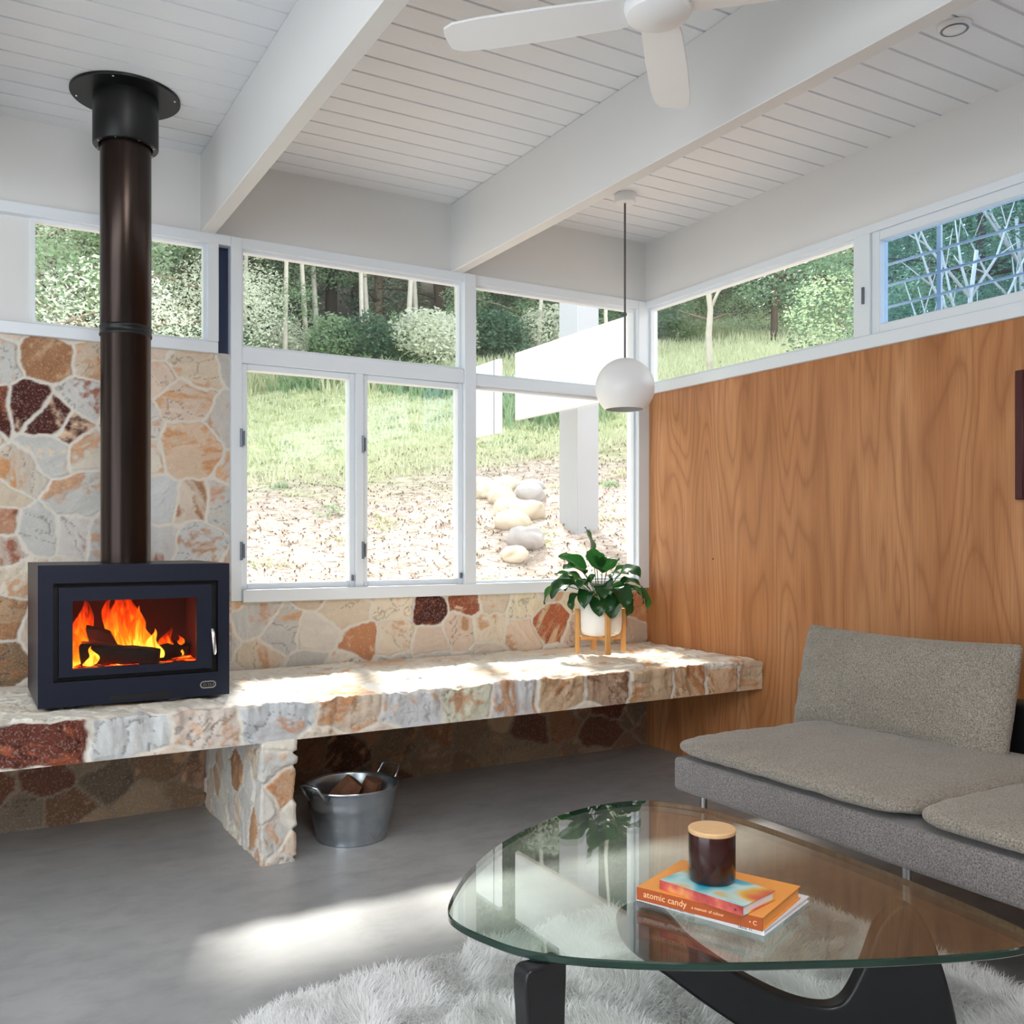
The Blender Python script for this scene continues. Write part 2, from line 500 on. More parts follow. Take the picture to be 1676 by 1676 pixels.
PAL = [((222, 208, 190), 5), ((212, 206, 198), 5), ((216, 196, 176), 4), ((222, 204, 188), 4), ((204, 199, 192), 5), ((228, 220, 206), 5)]
MORTAR = (226, 219, 208)
RUSTS = [(196, 152, 114), (184, 138, 102), (208, 164, 124), (200, 156, 126)]
def stones(U, V, seeds, seed=1, spacing=0.2, aniso=1.0, pal=None, mcol=None, mort=0.003, relief=0.006, keep=0.75, rough=1.0, rustiness=1.0):
    """height and colour of random stones with mortar joints over the grid U,V (metres);
    seeds = placed stones (u, v, base rgb[, patch rgb, patch share]); the rest is filled at random"""
    rng = random.Random(seed)
    u0, u1, v0, v1 = U.min() - .1, U.max() + .1, V.min() - .1, V.max() + .1
    pts = []
    for q in seeds:
        q = tuple(q)
        pts.append(q + (rng.choice(RUSTS), .25) if len(q) == 3 else q)
    pal = pal or PAL
    wts = [w for _, w in pal]
    for _ in range(int((u1 - u0) * (v1 - v0) / (spacing ** 2) * 60)):
        a = rng.uniform(u0, u1); b = rng.uniform(v0, v1); kk = spacing * keep * rng.uniform(.62, 1.15)
        if all(((a - p[0]) / aniso) ** 2 + (b - p[1]) ** 2 > kk ** 2 for p in pts):
            c = rng.choices(pal, wts)[0][0]; j = rng.uniform(-8, 8)
            pts.append((a, b, tuple(q + j for q in c), rng.choice(RUSTS), rng.choice([0, 0, .15, .25, .35, .5]) * rustiness))
    cl = lambda c: lin(*[max(0, min(255, q)) for q in c])
    P = np.array([(p[0], p[1]) for p in pts]); COL = np.array([cl(p[2]) for p in pts]); COL2 = np.array([cl(p[3]) for p in pts]); AMT = np.array([p[4] for p in pts])
    RND = np.array([[rng.uniform(-1, 1) for _ in range(6)] for _ in pts])
    wu = U + 0.075 * (fbm(U * 5, V * 5, 3, seed + 3) - .5) + 0.022 * (fbm(U * 26, V * 26, 3, seed + 5) - .5)
    wv = V + 0.075 * (fbm(U * 5, V * 5, 3, seed + 7) - .5) + 0.022 * (fbm(U * 26, V * 26, 3, seed + 9) - .5)
    shp = U.shape; x = wu.ravel() / aniso; y = wv.ravel(); PA = P.copy(); PA[:, 0] /= aniso
    best = np.full(x.shape, 1e9); idx = np.zeros(x.shape, int)
    D = np.empty((len(pts), x.size), np.float32)
    for i in range(len(pts)):
        D[i] = (x - PA[i, 0]) ** 2 + (y - PA[i, 1]) ** 2
        m = D[i] < best; best[m] = D[i][m]; idx[m] = i
    edge = np.full(x.shape, 1e9)
    for i in range(len(pts)):
        sep = np.sqrt(((PA[idx] - PA[i]) ** 2).sum(1)); sep[idx == i] = 1
        e = (D[i] - best) / (2 * sep); e[idx == i] = 1e9
        edge = np.minimum(edge, e)
    u = U.ravel(); v = V.ravel(); r = RND[idx]
    mw = mort * (.6 + 1.0 * fbm(u * 4, v * 4, 2, seed + 40))
    s = np.clip((edge - mw) / 0.007, 0, 1); s = s * s * (3 - 2 * s)
    ca, sa = np.cos(r[:, 5] * 1.6), np.sin(r[:, 5] * 1.6)
    ru, rv = u * ca + v * sa, -u * sa + v * ca                       # bedding direction of each stone
    n1 = fbm(u * 9 + r[:, 0] * 30, v * 12 + r[:, 1] * 30, 4, seed + 20)
    n2 = fbm(u * 42, v * 46, 3, seed + 30)
    n3 = fbm(ru * 7 + r[:, 0] * 50, rv * 30 + r[:, 1] * 50, 4, seed + 35)
    n4 = fbm(ru * 6 + r[:, 2] * 40, rv * 11 + r[:, 3] * 40, 5, seed + 37)
    hgt = s * (relief * (0.7 + 0.5 * r[:, 2]) + rough * (0.011 * (n3 - .5) + 0.010 * (n1 - .5)) + 0.04 * rough * (r[:, 3] * (x - PA[idx, 0]) + r[:, 4] * (y - PA[idx, 1]))) + 0.004 * rough * (n2 - .5)
    hgt = hgt - .004 * rough * s * np.clip((np.abs(n4 - .5) < .012).astype(float), 0, 1)      # thin splits
    col = COL[idx] * (0.90 + 0.2 * n3)[:, None]
    amt = AMT[idx]
    pm = np.clip((n4 + .35 * (n2 - .5) - (.72 - .5 * amt)) * 9, 0, 1) * (amt > .01) * np.clip((n3 - .36) * 5, .12, .92)
    col = col * (1 - pm[:, None]) + COL2[idx] * (.75 + .5 * n2)[:, None] * pm[:, None]
    dk = (np.abs(n4 - .5) < .010) & (r[:, 4] > 0)
    col[dk] *= .62
    col = col * s[:, None] + np.array(lin(*(mcol or MORTAR))) * (1 - s[:, None])
    return hgt.reshape(shp), col.reshape(shp + (3,))

def grid_mesh(parts, name, parent=None):
    """parts: list of (P (n,m,3), colour (n,m,3)) grids joined into one mesh object"""
    vs = []; fs = []; cs = []; off = 0
    for P, col in parts:
        n, m = P.shape[:2]
        vs.append(P.reshape(-1, 3)); cs.append(np.concatenate([col.reshape(-1, 3), np.ones((n * m, 1))], 1))
        i, j = np.meshgrid(np.arange(n - 1), np.arange(m - 1), indexing='ij')
        a = (i * m + j + off).ravel()
        fs.append(np.stack([a, a + m, a + m + 1, a + 1], 1)); off += n * m
    V = np.concatenate(vs).astype(np.float32); F = np.concatenate(fs).astype(np.int32); Cc = np.concatenate(cs).astype(np.float32)
    if parent is not None: V = V - np.array(wloc(parent), np.float32)
    me = bpy.data.meshes.new(name)
    me.vertices.add(len(V)); me.vertices.foreach_set('co', V.ravel())
    me.loops.add(F.size); me.loops.foreach_set('vertex_index', F.ravel())
    me.polygons.add(len(F)); me.polygons.foreach_set('loop_start', np.arange(0, F.size, 4, dtype=np.int32))
    me.polygons.foreach_set('use_smooth', np.ones(len(F), bool))
    me.update(calc_edges=True)
    at = me.attributes.new('stone', 'FLOAT_COLOR', 'POINT'); at.data.foreach_set('color', Cc.ravel())
    me.materials.append(M['stone'])
    o = bpy.data.objects.new(name, me); C.objects.link(o)
    if parent is not None: o.parent = parent
    return o

def quads(name, V, F, mat, parent=None, smooth=False):
    V = np.asarray(V, np.float32).reshape(-1, 3); F = np.asarray(F, np.int32)
    if parent is not None: V = V - np.array(wloc(parent), np.float32)
    k = F.shape[1]
    me = bpy.data.meshes.new(name)
    me.vertices.add(len(V)); me.vertices.foreach_set('co', V.ravel())
    me.loops.add(F.size); me.loops.foreach_set('vertex_index', F.ravel())
    me.polygons.add(len(F)); me.polygons.foreach_set('loop_start', np.arange(0, F.size, k, dtype=np.int32))
    if smooth: me.polygons.foreach_set('use_smooth', np.ones(len(F), bool))
    me.update(calc_edges=True)
    me.materials.append(mat)
    o = bpy.data.objects.new(name, me); C.objects.link(o)
    if parent is not None: o.parent = parent
    return o

# ================================================================ SETTING
YB, XR, ZC, ZH = 4.745, 3.75, 3.17, 2.79
XL, YR = -3.2, -3.5

struct(centre_origin(MB().box(XL - .1, XR + .1, YR - .1, YB + .2, -0.12, 0).build('floor', M['concrete'])))

# ceiling: boards with v-joints every 132 mm, running along the window wall, and the roof deck with its eaves
m = MB()
y = 2.259 - 0.132 * 44
while y < YB + 0.95:
    y1 = min(y + 0.132, YB + 0.95)
    a, b = y + 0.0035, y1 - 0.0035
    prof = [(y, ZC + 0.012), (a, ZC + 0.010), (a + .003, ZC), (b - .003, ZC), (b, ZC + 0.010), (y1, ZC + 0.012)]
    vs = [(XL - .1, p[0], p[1]) for p in prof] + [(XR + .75, p[0], p[1]) for p in prof]
    m.add(vs, [(i, i + 6, i + 7, i + 1) for i in range(5)])
    y = y1
m.box(XL - .1, XR + .75, YR - .1, YB + .95, ZC + .013, ZC + .16)
struct(m.build('ceiling', M['board']))

# exposed beams, each running from the rear of the room out under the eaves with a raked tail
def beam(name, x0, x1, zb=ZH):
    m = MB()
    ye = YB + .62
    prof = [(YR, zb), (YB + .2, zb), (ye, zb + .16), (ye, ZC), (YR, ZC)]
    n = len(prof)
    vs = [(x0, a, b) for a, b in prof] + [(x1, a, b) for a, b in prof]
    fs = [tuple(range(n - 1, -1, -1)), tuple(range(n, 2 * n))] + [(i, (i + 1) % n, n + (i + 1) % n, n + i) for i in range(n)]
    m.add(vs, fs)
    return struct(m.build(name, M['white'], bevel=.003, seg=1))
for i, (a, b) in enumerate([(-1.71, -1.645), (-.35, -.285), (1.01, 1.078), (2.37, 2.438)]):
    beam('ceiling_beam' if i == 0 else 'ceiling_beam.%03d' % i, a, b)

# header above the window wall and above the right wall
struct(MB().box(XL, XR + .1, YB, YB + .07, ZH, ZC + .005).build('trim_1', M['white']))
struct(MB().box(XR, XR + .07, YR, YB + .07, ZH, ZC + .005).build('trim_2', M['white']))
# rear and left walls behind the camera; the left one is open between its piers (sliding doors stand open)
struct(MB().box(XL - .1, XR + .1, YR - .1, YR, 0, ZC).build('wall_rear', M['white']))
m = MB().box(XL - .1, XL, YR, -1.6, 0, ZC).box(XL - .1, XL, 3.2, YB, 0, ZC).box(XL - .1, XL, -1.6, 3.2, 2.6, ZC)
struct(m.build('wall_left', M['white']))
# right wall: veneer panel below the clerestory
m = MB().box(XR, XR + .10, YR, YB + .02, 0, 2.212)
struct(m.build('wall_right', M['veneer']))

# ---- stone wall behind the stove and under the long window
def px(u, v): return (u, v)
RED, RUST, TAN, BRN = (78, 30, 21), (150, 84, 56), (208, 172, 136), (164, 116, 80)
CRM, GRY, PNK, BGE, ORG = (230, 216, 194), (204, 202, 197), (222, 202, 184), (218, 202, 180), (204, 156, 118)
FLK = (226, 190, 160)
wall_seeds = [(.36, 2.13, BRN, (196, 160, 126), .35), (.56, 2.13, (214, 196, 176), ORG, .5), (.26, 1.89, RED, FLK, .16), (.35, 1.85, RED, FLK, .2), (.14, 1.88, RED, RUST, .35), (.43, 1.81, RED, FLK, .62), (.10, 2.10, GRY),
              (.50, 1.95, GRY, RUST, .25), (.24, 1.60, (210, 200, 186), (206, 146, 90), .4),
              (.36, 1.69, GRY, BGE, .1), (.50, 1.72, (216, 206, 190), ORG, .5), (.13, 1.50, (212, 196, 172), (200, 136, 84), .62), (.46, 1.50, GRY, ORG, .45), (.12, 1.36, (196, 150, 122), RUST, .7), (.15, 1.24, (206, 190, 176), RUST, .4),
              (.30, 1.32, GRY, BGE, .2), (.44, 1.32, (214, 208, 202), BRN, .2), (.58, 1.30, GRY), (.92, 1.98, PNK, (206, 156, 110), .4), (.98, 2.15, BGE, ORG, .2), (.80, 2.06, PNK, ORG, .2), (.94, 1.75, (222, 196, 170), (206, 150, 104), .3),
              (.98, 1.47, (218, 204, 188), BRN, .35), (.80, 1.50, (206, 208, 208), BGE, .1), (1.1, 1.47, GRY), (.80, 1.27, (208, 206, 204), RUST, .3), (.98, 1.25, (204, 206, 206)), (.14, .95, (190, 156, 122), BRN, .5), (.12, .75, (140, 112, 84), BRN, .5),
              (.20, 1.12, (222, 208, 188), ORG, .4), (-.05, 1.0, TAN), (-.2, 1.5, BGE), (.02, 1.75, CRM)]
strip_seeds = [(2.24, .935, RED, RUST, .3), (2.47, .955, RUST, FLK, .3), (1.83, .755, (196, 136, 96), FLK, .35), (3.03, .79, (224, 196, 160), (168, 84, 44), .75), (3.68, .88, (204, 140, 96)),
               (2.62, .80, CRM), (2.85, .92, (230, 220, 194), BGE, .2), (2.25, .74, PNK, ORG, .4), (2.02, .77, CRM, ORG, .4), (1.6, .80, (222, 214, 204)), (1.42, .82, GRY), (1.28, .9, GRY),
               (1.3, .72, BGE, ORG, .3), (1.75, .93, BGE), (2.02, .95, CRM), (2.42, .78, (226, 204, 184)), (3.25, .95, (226, 214, 190)), (3.45, .82, CRM), (2.66, .96, BGE), (2.84, .74, (228, 206, 184))]
PAL_BROWN_SHADE = [((150, 122, 96), 3), ((136, 100, 76), 3), ((120, 76, 56), 2), ((162, 136, 108), 3), ((128, 110, 92), 2)]  # brown stone, darkened further to put the shade under the bench into its colour
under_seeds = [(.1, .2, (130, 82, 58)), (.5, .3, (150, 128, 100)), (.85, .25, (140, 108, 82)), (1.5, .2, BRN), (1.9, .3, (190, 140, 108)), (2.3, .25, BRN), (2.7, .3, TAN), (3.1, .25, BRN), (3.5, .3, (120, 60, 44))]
def wall_patch(x0, x1, z0, z1, seeds, st, sd, sp, pal=None):
    nx = int((x1 - x0) / st) + 1; nz = int((z1 - z0) / st) + 1
    U, V = np.meshgrid(np.linspace(x0, x1, nx), np.linspace(z0, z1, nz), indexing='ij')
    h, c = stones(U, V, seeds, seed=sd, spacing=sp, aniso=1.15, pal=pal, mcol=(158, 138, 116) if pal else None, relief=.005, rough=.75)  # mortar darkened too where the bench's shade is in the stone colour
    P = np.stack([U, np.full_like(U, YB - .003) - np.clip(h, -.002, .022), V], -1)
    return P, c
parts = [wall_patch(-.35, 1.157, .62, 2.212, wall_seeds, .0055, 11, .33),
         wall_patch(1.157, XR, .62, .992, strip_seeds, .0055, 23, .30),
         wall_patch(-.9, XR, .0, .50, under_seeds, .012, 31, .27, PAL_BROWN_SHADE)]
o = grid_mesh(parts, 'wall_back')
me = o.data
# solid masonry core behind the faced stones
bm = bmesh.new(); bm.from_mesh(me)
core = bmesh.ops.create_cube(bm, size=1)
for v in core['verts']: v.co = Vector((v.co.x * (1.157 - XL) + (1.157 + XL) / 2, v.co.y * .13 + YB + .066, v.co.z * 2.212 + 1.106))
core = bmesh.ops.create_cube(bm, size=1)
for v in core['verts']: v.co = Vector((v.co.x * (XR - 1.157) + (XR + 1.157) / 2, v.co.y * .13 + YB + .066, v.co.z * .99 + .495))
core = bmesh.ops.create_cube(bm, size=1)
for v in core['verts']: v.co = Vector((v.co.x * (-.35 - XL) + (-.35 + XL) / 2, v.co.y * .02 + YB - .012, v.co.z * 2.212 + 1.106))
bm.to_mesh(me); bm.free()
cl = me.attributes['stone'].data
a = np.empty(len(cl) * 4, np.float32); cl.foreach_get('color', a); a = a.reshape(-1, 4)
z = a[:, :3].sum(1) < 1e-6; a[z] = (*lin(*MORTAR), 1); cl.foreach_set('color', a.ravel())
struct(o)

# ---- windows
F, G = M['frame'], M['glass']
def pane(x0, x1, z0, z1, parent, mat=None, y=YB + .028):
    return struct(MB().box(x0, x1, y - .002, y + .002, z0, z1).build('pane', mat or G, parent))
def pane_x(y0, y1, z0, z1, parent, mat=None, x=XR + .028):
    return struct(MB().box(x - .002, x + .002, y0, y1, z0, z1).build('pane', mat or G, parent))
def ring(m, x0, x1, z0, z1, w, y0, y1):
    m.box(x0, x0 + w, y0, y1, z0, z1); m.box(x1 - w, x1, y0, y1, z0, z1)
    m.box(x0 + w, x1 - w, y0, y1, z0, z0 + w); m.box(x0 + w, x1 - w, y0, y1, z1 - w, z1)
def ring_x(m, y0, y1, z0, z1, w, x0, x1):
    m.box(x0, x1, y0, y0 + w, z0, z1); m.box(x0, x1, y1 - w, y1, z0, z1)
    m.box(x0, x1, y0 + w, y1 - w, z0, z0 + w); m.box(x0, x1, y0 + w, y1 - w, z1 - w, z1)
YA, YZ = YB - .03, YB + .075
# posts, sill and rails of the window wall
struct(MB().box(1.150, 1.205, YA, YZ, .992, ZH).build('trim_3', F, bevel=.003, seg=1))
struct(MB().box(2.440, 2.512, YA - .01, YZ, .992, ZH).build('trim_4', F, bevel=.003, seg=1))
struct(MB().box(3.668, XR + .07, YA, YZ + .02, .992, ZH).build('trim_5', F, bevel=.003, seg=1))
struct(MB().box(1.090, 1.152, YB + .03, YZ, 2.212, ZH).build('trim_6', M['navy_post']))
struct(MB().box(1.205, 3.668, YA - .02, YZ, .985, 1.048).build('trim_7', F, bevel=.004, seg=2))
struct(MB().box(XL, 1.090, YA, YZ, 2.206, 2.262).build('trim_8', F, bevel=.003, seg=1))
struct(MB().box(XL, 3.668, YA + .005, YZ, 2.742, ZH).build('trim_9', F))
struct(MB().box(1.205, 2.440, YA, YZ, 2.172, 2.252).build('trim_10', F, bevel=.003, seg=1))
# fixed panel of the upper left window, seen at the left edge
struct(MB().box(XL, .277, YB + .02, YB + .05, 2.262, 2.742).build('trim_11', M['white']))

def fixed(n, x0, x1, z0, z1, w=.014):
    m = MB(); ring(m, x0, x1, z0, z1, w, YB + .005, YB + .05)
    o = struct(m.build('window_%d' % n, F))
    pane(x0 + w, x1 - w, z0 + w, z1 - w, o)
fixed(1, .277, 1.040, 2.262, 2.742)
struct(MB().box(1.040, 1.092, YA, YZ, 2.262, 2.742).build('trim_12', F, bevel=.003, seg=1))
fixed(2, 1.205, 2.440, 2.252, 2.742)
def casement(n, x0, x1):
    z0, z1 = 1.048, 2.172
    m = MB(); ring(m, x0, x1, z0, z1, .03, YB - .012, YB + .05)
    o = struct(m.build('window_%d' % n, F, bevel=.003, seg=1))
    pane(x0 + .03, x1 - .03, z0 + .03, z1 - .03, o)
    for z in (1.24, 1.80):
        h = MB().tube([(x0 - .004, YB - .032, z - .045), (x0 - .004, YB - .032, z + .045)], .007, 8)
        h.box(x0 - .004, x0 + .014, YB - .030, YB - .012, z - .035, z + .035)
        struct(h.build('window_hinge', M['hinge'], o))
    h = MB().box(x1 - .020, x1 - .010, YB - .026, YB - .012, 1.08, 1.11)
    struct(h.build('window_catch', M['hinge'], o))
casement(3, 1.205, 1.800)
struct(MB().box(1.800, 1.842, YA, YZ, 1.048, 2.172).build('trim_13', F, bevel=.003, seg=1))
casement(4, 1.842, 2.440)
struct(MB().box(2.512, 3.668, YA, YZ - .02, 2.168, 2.228).build('trim_14', F, bevel=.003, seg=1))
fixed(5, 2.512, 3.668, 2.228, 2.742)
fixed(6, 2.512, 3.668, 1.048, 2.168)

# clerestory of the right wall
XA, XZ = XR - .025, XR + .075
struct(MB().box(XA, XZ, YR, YB - .03, 2.205, 2.268).build('trim_15', F, bevel=.003, seg=1))
struct(MB().box(XA + .005, XZ, YR, YB - .03, 2.752, ZH).build('trim_16', F))
struct(MB().box(XA, XZ, 3.020, 3.117, 2.268, 2.752).build('trim_17', F, bevel=.003, seg=1))
m = MB(); ring_x(m, 3.117, YB - .03, 2.268, 2.752, .014, XR + .005, XR + .05)
o = struct(m.build('window_7', F)); pane_x(3.131, YB - .044, 2.282, 2.738, o)
m = MB(); ring_x(m, 1.30, 3.020, 2.268, 2.752, .045, XR - .012, XR + .05)
o = struct(m.build('window_8', F, bevel=.003, seg=1)); pane_x(1.345, 2.975, 2.313, 2.707, o, M['glass_blue'])
h = MB().box(XR - .034, XR - .025, 3.050, 3.062, 2.42, 2.50)
struct(h.build('window_catch', M['hinge'], o))
m = MB(); ring_x(m, -3.3, 1.20, 2.268, 2.752, .045, XR - .012, XR + .05)
o = struct(m.build('window_9', F)); pane_x(-3.255, 1.155, 2.313, 2.707, o)
struct(MB().box(XA, XZ, 1.20, 1.30, 2.268, 2.752).build('trim_18', F))

# made-up frame round the added fill light; the ceiling above is closed
m = MB()
m.box(-.27, -.25, -1.02, 1.22, ZC - .09, ZC).box(.97, .99, -1.02, 1.22, ZC - .09, ZC).box(-.25, .97, -1.02, -1.0, ZC - .09, ZC).box(-.25, .97, 1.20, 1.22, ZC - .09, ZC)
struct(m.build('window_10', M['frame']))

# ================================================================ STONE BENCH
YF = 3.737
root = thing('stone_bench', 'long cream sandstone hearth bench running under the windows', 'bench', (1.5, 4.2, 0))
bx0, bx1 = -.9, XR - .004
LT = YB - .028 - YF                      # depth of the top
st = .0065
nx = int((bx1 - bx0) / st); nv = int((LT + .17) / st)
us = np.linspace(bx0, bx1, nx); vs_ = np.linspace(0, LT + .17, nv)
U, V = np.meshgrid(us, vs_, indexing='ij')
fr = LT + .085
front_seeds = [(.24, fr, (96, 42, 28), (150, 76, 48), .4), (.56, fr, (202, 204, 204), BGE, .2), (.83, fr, (216, 204, 194), ORG, .35), (1.10, fr, (200, 203, 206)), (1.40, fr, (206, 186, 166), (196, 136, 90), .55), (1.70, fr, (206, 206, 208)), (1.96, fr, (206, 204, 184)), (2.18, fr, (204, 202, 202)),
               (2.46, fr, (198, 168, 136), (160, 104, 62), .5), (2.70, fr, (176, 146, 122), (120, 80, 56), .5), (2.98, fr, (202, 174, 142), (176, 120, 76), .4), (3.26, fr, (200, 172, 138), (176, 120, 76), .4), (3.48, fr, TAN), (3.66, fr, (206, 184, 156)), (-.1, fr, BGE), (-.4, fr, TAN)]
rngt = random.Random(5)
top_seeds = []
for i in range(14):
    for j in range(4):
        c = rngt.choice([(236, 228, 214), (238, 232, 218), (232, 224, 210), (234, 220, 202), (240, 234, 222), (230, 206, 180), (228, 224, 218)])
        top_seeds.append((-.8 + i * .34 + rngt.uniform(-.09, .09) + (j % 2) * .17, .08 + j * .255 + rngt.uniform(-.05, .05), c, (214, 164, 118), rngt.choice([0, 0, .2, .4])))
h, c = stones(U, V, front_seeds + top_seeds, seed=41, spacing=.34, aniso=1.5, relief=.006, rough=1.5)
# wrap: along the top, round the front arris, down the face
re = .014
arc = PI / 2 * re
rag = .030 * (fbm(U * 4.5, U * 0 + 3, 3, 61) - .5) + .05 * (fbm(U * 16, V * 3, 4, 67) - .5)
Y = np.where(V < LT - re, YB - .028 - V, 0.0); Z = np.full_like(Y, .65)
th = np.clip((V - (LT - re)) / arc, 0, 1) * PI / 2
onarc = V >= LT - re
Y = np.where(onarc, YF + re - re * np.sin(th), Y); Z = np.where(onarc, .65 - re + re * np.cos(th), Z)
down = np.clip(V - (LT - re) - arc, 0, None); Z = Z - down
zb = .490
Z = np.where(V > LT + .03, .65 - re - (.65 - re - zb) * np.clip((V - (LT - re) - arc) / (LT + .17 - (LT - re) - arc), 0, 1), Z)
near = np.exp(-((V - LT) / .05) ** 2)
ny = -np.sin(th); nz = np.cos(th)
dsp = h - .006
calm = np.clip((LT + .17 - V) / .02, 0, 1)
drag = rag * np.where(V < LT, np.exp(-((LT - V) / .06) ** 2), 1.0) * np.where(V > LT, np.clip(1 - (V - LT) / .2, .25, 1), 1)
Y = Y + ny * dsp * calm - drag * calm * np.clip((V - (LT - .10)) / .10, 0, 1)
Z = Z + nz * dsp * np.clip(V / .02, 0, 1) + near * .03 * (fbm(U * 11, V * 9, 4, 71) - .58)
P = np.stack([U, Y, Z], -1)
# underside
nb = 12
Ub, Tb = np.meshgrid(us, np.linspace(0, 1, nb), indexing='ij')
Pb = np.stack([Ub, P[:, -1, 1][:, None] * (1 - Tb) + (YB - .03) * Tb, np.full_like(Ub, zb)], -1)
Pb[:, 0] = P[:, -1]
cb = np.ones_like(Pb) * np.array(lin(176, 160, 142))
grid_mesh([(P, c), (Pb, cb)], 'slab', root)
# masonry pier carrying it beside the log bucket
def pier(x0, x1):
    s = np.concatenate([np.linspace(0, .99, 130), np.linspace(.995, .99 + (x1 - x0), 22), np.linspace(.995 + (x1 - x0), .99 * 2 + (x1 - x0), 130)])
    zz = np.linspace(0, .495, 76)
    S, Zg = np.meshgrid(s, zz, indexing='ij')
    w = x1 - x0
    seeds = [(.99 + w / 2 - .03, .40, GRY), (.99 + w / 2 + .03, .30, (206, 170, 138), (190, 120, 70), .5), (.99 + w / 2 - .02, .1, (208, 204, 198), ORG, .5), (.6, .3, BRN), (.2, .2, TAN), (.85, .12, (196, 150, 110)), (.9, .4, BGE)]
    h, c = stones(S, Zg, seeds, seed=77, spacing=.20, relief=.008, rough=1.2)
    X = np.where(S < .99, x0, np.where(S < .99 + w, x0 + (S - .99), x1)); Yp = np.where(S < .99, YB - .032 - S * (.968 / .99), np.where(S < .99 + w, YB - 1.0, YB - 1.0 + (S - .99 - w) * (.968 / .99)))
    nxp = np.where(S < .985, -1.0, np.where(S < .99 + w, 0.0, 1.0)); nyp = np.where((S > .985) & (S < .995 + w), -1.0, 0.0)
    hh = np.clip(h, -.004, .02)
    return np.stack([X + nxp * hh, Yp + nyp * hh, Zg], -1), c
grid_mesh([pier(1.036, 1.160)], 'pier', root)

# ================================================================ WOOD STOVE
SX0, SX1, SY0, SY1, SZ0, SZ1 = .251, .957, 3.95, 4.56, .662, 1.200
stove = thing('wood_stove', 'charcoal blue steel wood stove with fire burning, on the stone bench', 'stove', ((SX0 + SX1) / 2, (SY0 + SY1) / 2, SZ0))
m = MB()
# casing as a shell with an opening in its front
ox0, ox1, oz0, oz1 = .303, .912, .757, 1.131
m.box(SX0, SX1, SY0, SY0 + .012, oz1, SZ1).box(SX0, SX1, SY0, SY0 + .012, SZ0, oz0)
m.box(SX0, ox0, SY0, SY0 + .012, oz0, oz1).box(ox1, SX1, SY0, SY0 + .012, oz0, oz1)
m.box(SX0, SX0 + .012, SY0 + .012, SY1, SZ0, SZ1).box(SX1 - .012, SX1, SY0 + .012, SY1, SZ0, SZ1)
m.box(SX0 + .012, SX1 - .012, SY0 + .012, SY1, SZ1 - .012, SZ1).box(SX0 + .012, SX1 - .012, SY0 + .012, SY1, SZ0, SZ0 + .012)
m.box(SX0 + .012, SX1 - .012, SY1 - .012, SY1, SZ0 + .012, SZ1 - .012)
m.build('casing', M['stove'], stove)
m = MB(); m.box(.50, .72, SY0 - .002, SY0 + .004, SZ0 + .012, SZ0 + .030)
m.build('air_slot', M['black'], stove)
# recessed black surround
m = MB()
m.box(ox0, ox1, SY0 + .012, SY0 + .05, oz1, oz1 + .01).box(ox0, ox1, SY0 + .012, SY0 + .05, oz0 - .01, oz0)
m.box(ox0 - .01, ox0, SY0 + .012, SY0 + .05, oz0, oz1).box(ox1, ox1 + .01, SY0 + .012, SY0 + .05, oz0, oz1)
m.box(ox0, .34, SY0 + .04, SY0 + .05, oz0, oz1).box(.87, ox1, SY0 + .04, SY0 + .05, oz0, oz1)
m.box(.34, .87, SY0 + .04, SY0 + .05, 1.095, oz1).box(.34, .87, SY0 + .04, SY0 + .05, oz0, .79)
m.build('surround', M['black'], stove)
# firebox
m = MB()
fx0, fx1, fz0, fz1, fy0, fy1 = .335, .865, .775, 1.10, SY0 + .05, SY0 + .42
m.box(fx0 - .01, fx0, fy0, fy1, fz0, fz1).box(fx1, fx1 + .01, fy0, fy1, fz0, fz1).box(fx0 - .01, fx1 + .01, fy1, fy1 + .01, fz0, fz1)
m.box(fx0 - .01, fx1 + .01, fy0, fy1 + .01, fz1, fz1 + .01).box(fx0 - .01, fx1 + .01, fy0, fy1 + .01, fz0 - .01, fz0)
m.build('firebox', plain('sooty_firebrick', (72, 20, 12), 0.9, var=.35, scale=16), stove)
# door: frame, glass, handle
door = MB()
dx0, dx1, dz0, dz1 = .322, .888, .774, 1.115
gx0, gx1, gz0, gz1 = .370, .828, .804, 1.063
door.box(dx0, gx0, SY0 + .004, SY0 + .034, dz0, dz1).box(gx1, dx1, SY0 + .004, SY0 + .034, dz0, dz1)
door.box(gx0, gx1, SY0 + .004, SY0 + .034, dz0, gz0).box(gx0, gx1, SY0 + .004, SY0 + .034, gz1, dz1)
d = door.build('door', M['stove'], stove)
MB().box(gx0, gx1, SY0 + .016, SY0 + .021, gz0, gz1).build('door_glass', M['stove_glass'], d)
MB().tube([(.889, SY0 + .006, .932), (.886, SY0 - .012, .930), (.888, SY0 - .020, .915), (.894, SY0 - .020, .840), (.894, SY0 - .014, .832)], [.006, .007, .008, .008, .006], 12).build('handle', M['chrome'], d, smooth=True)
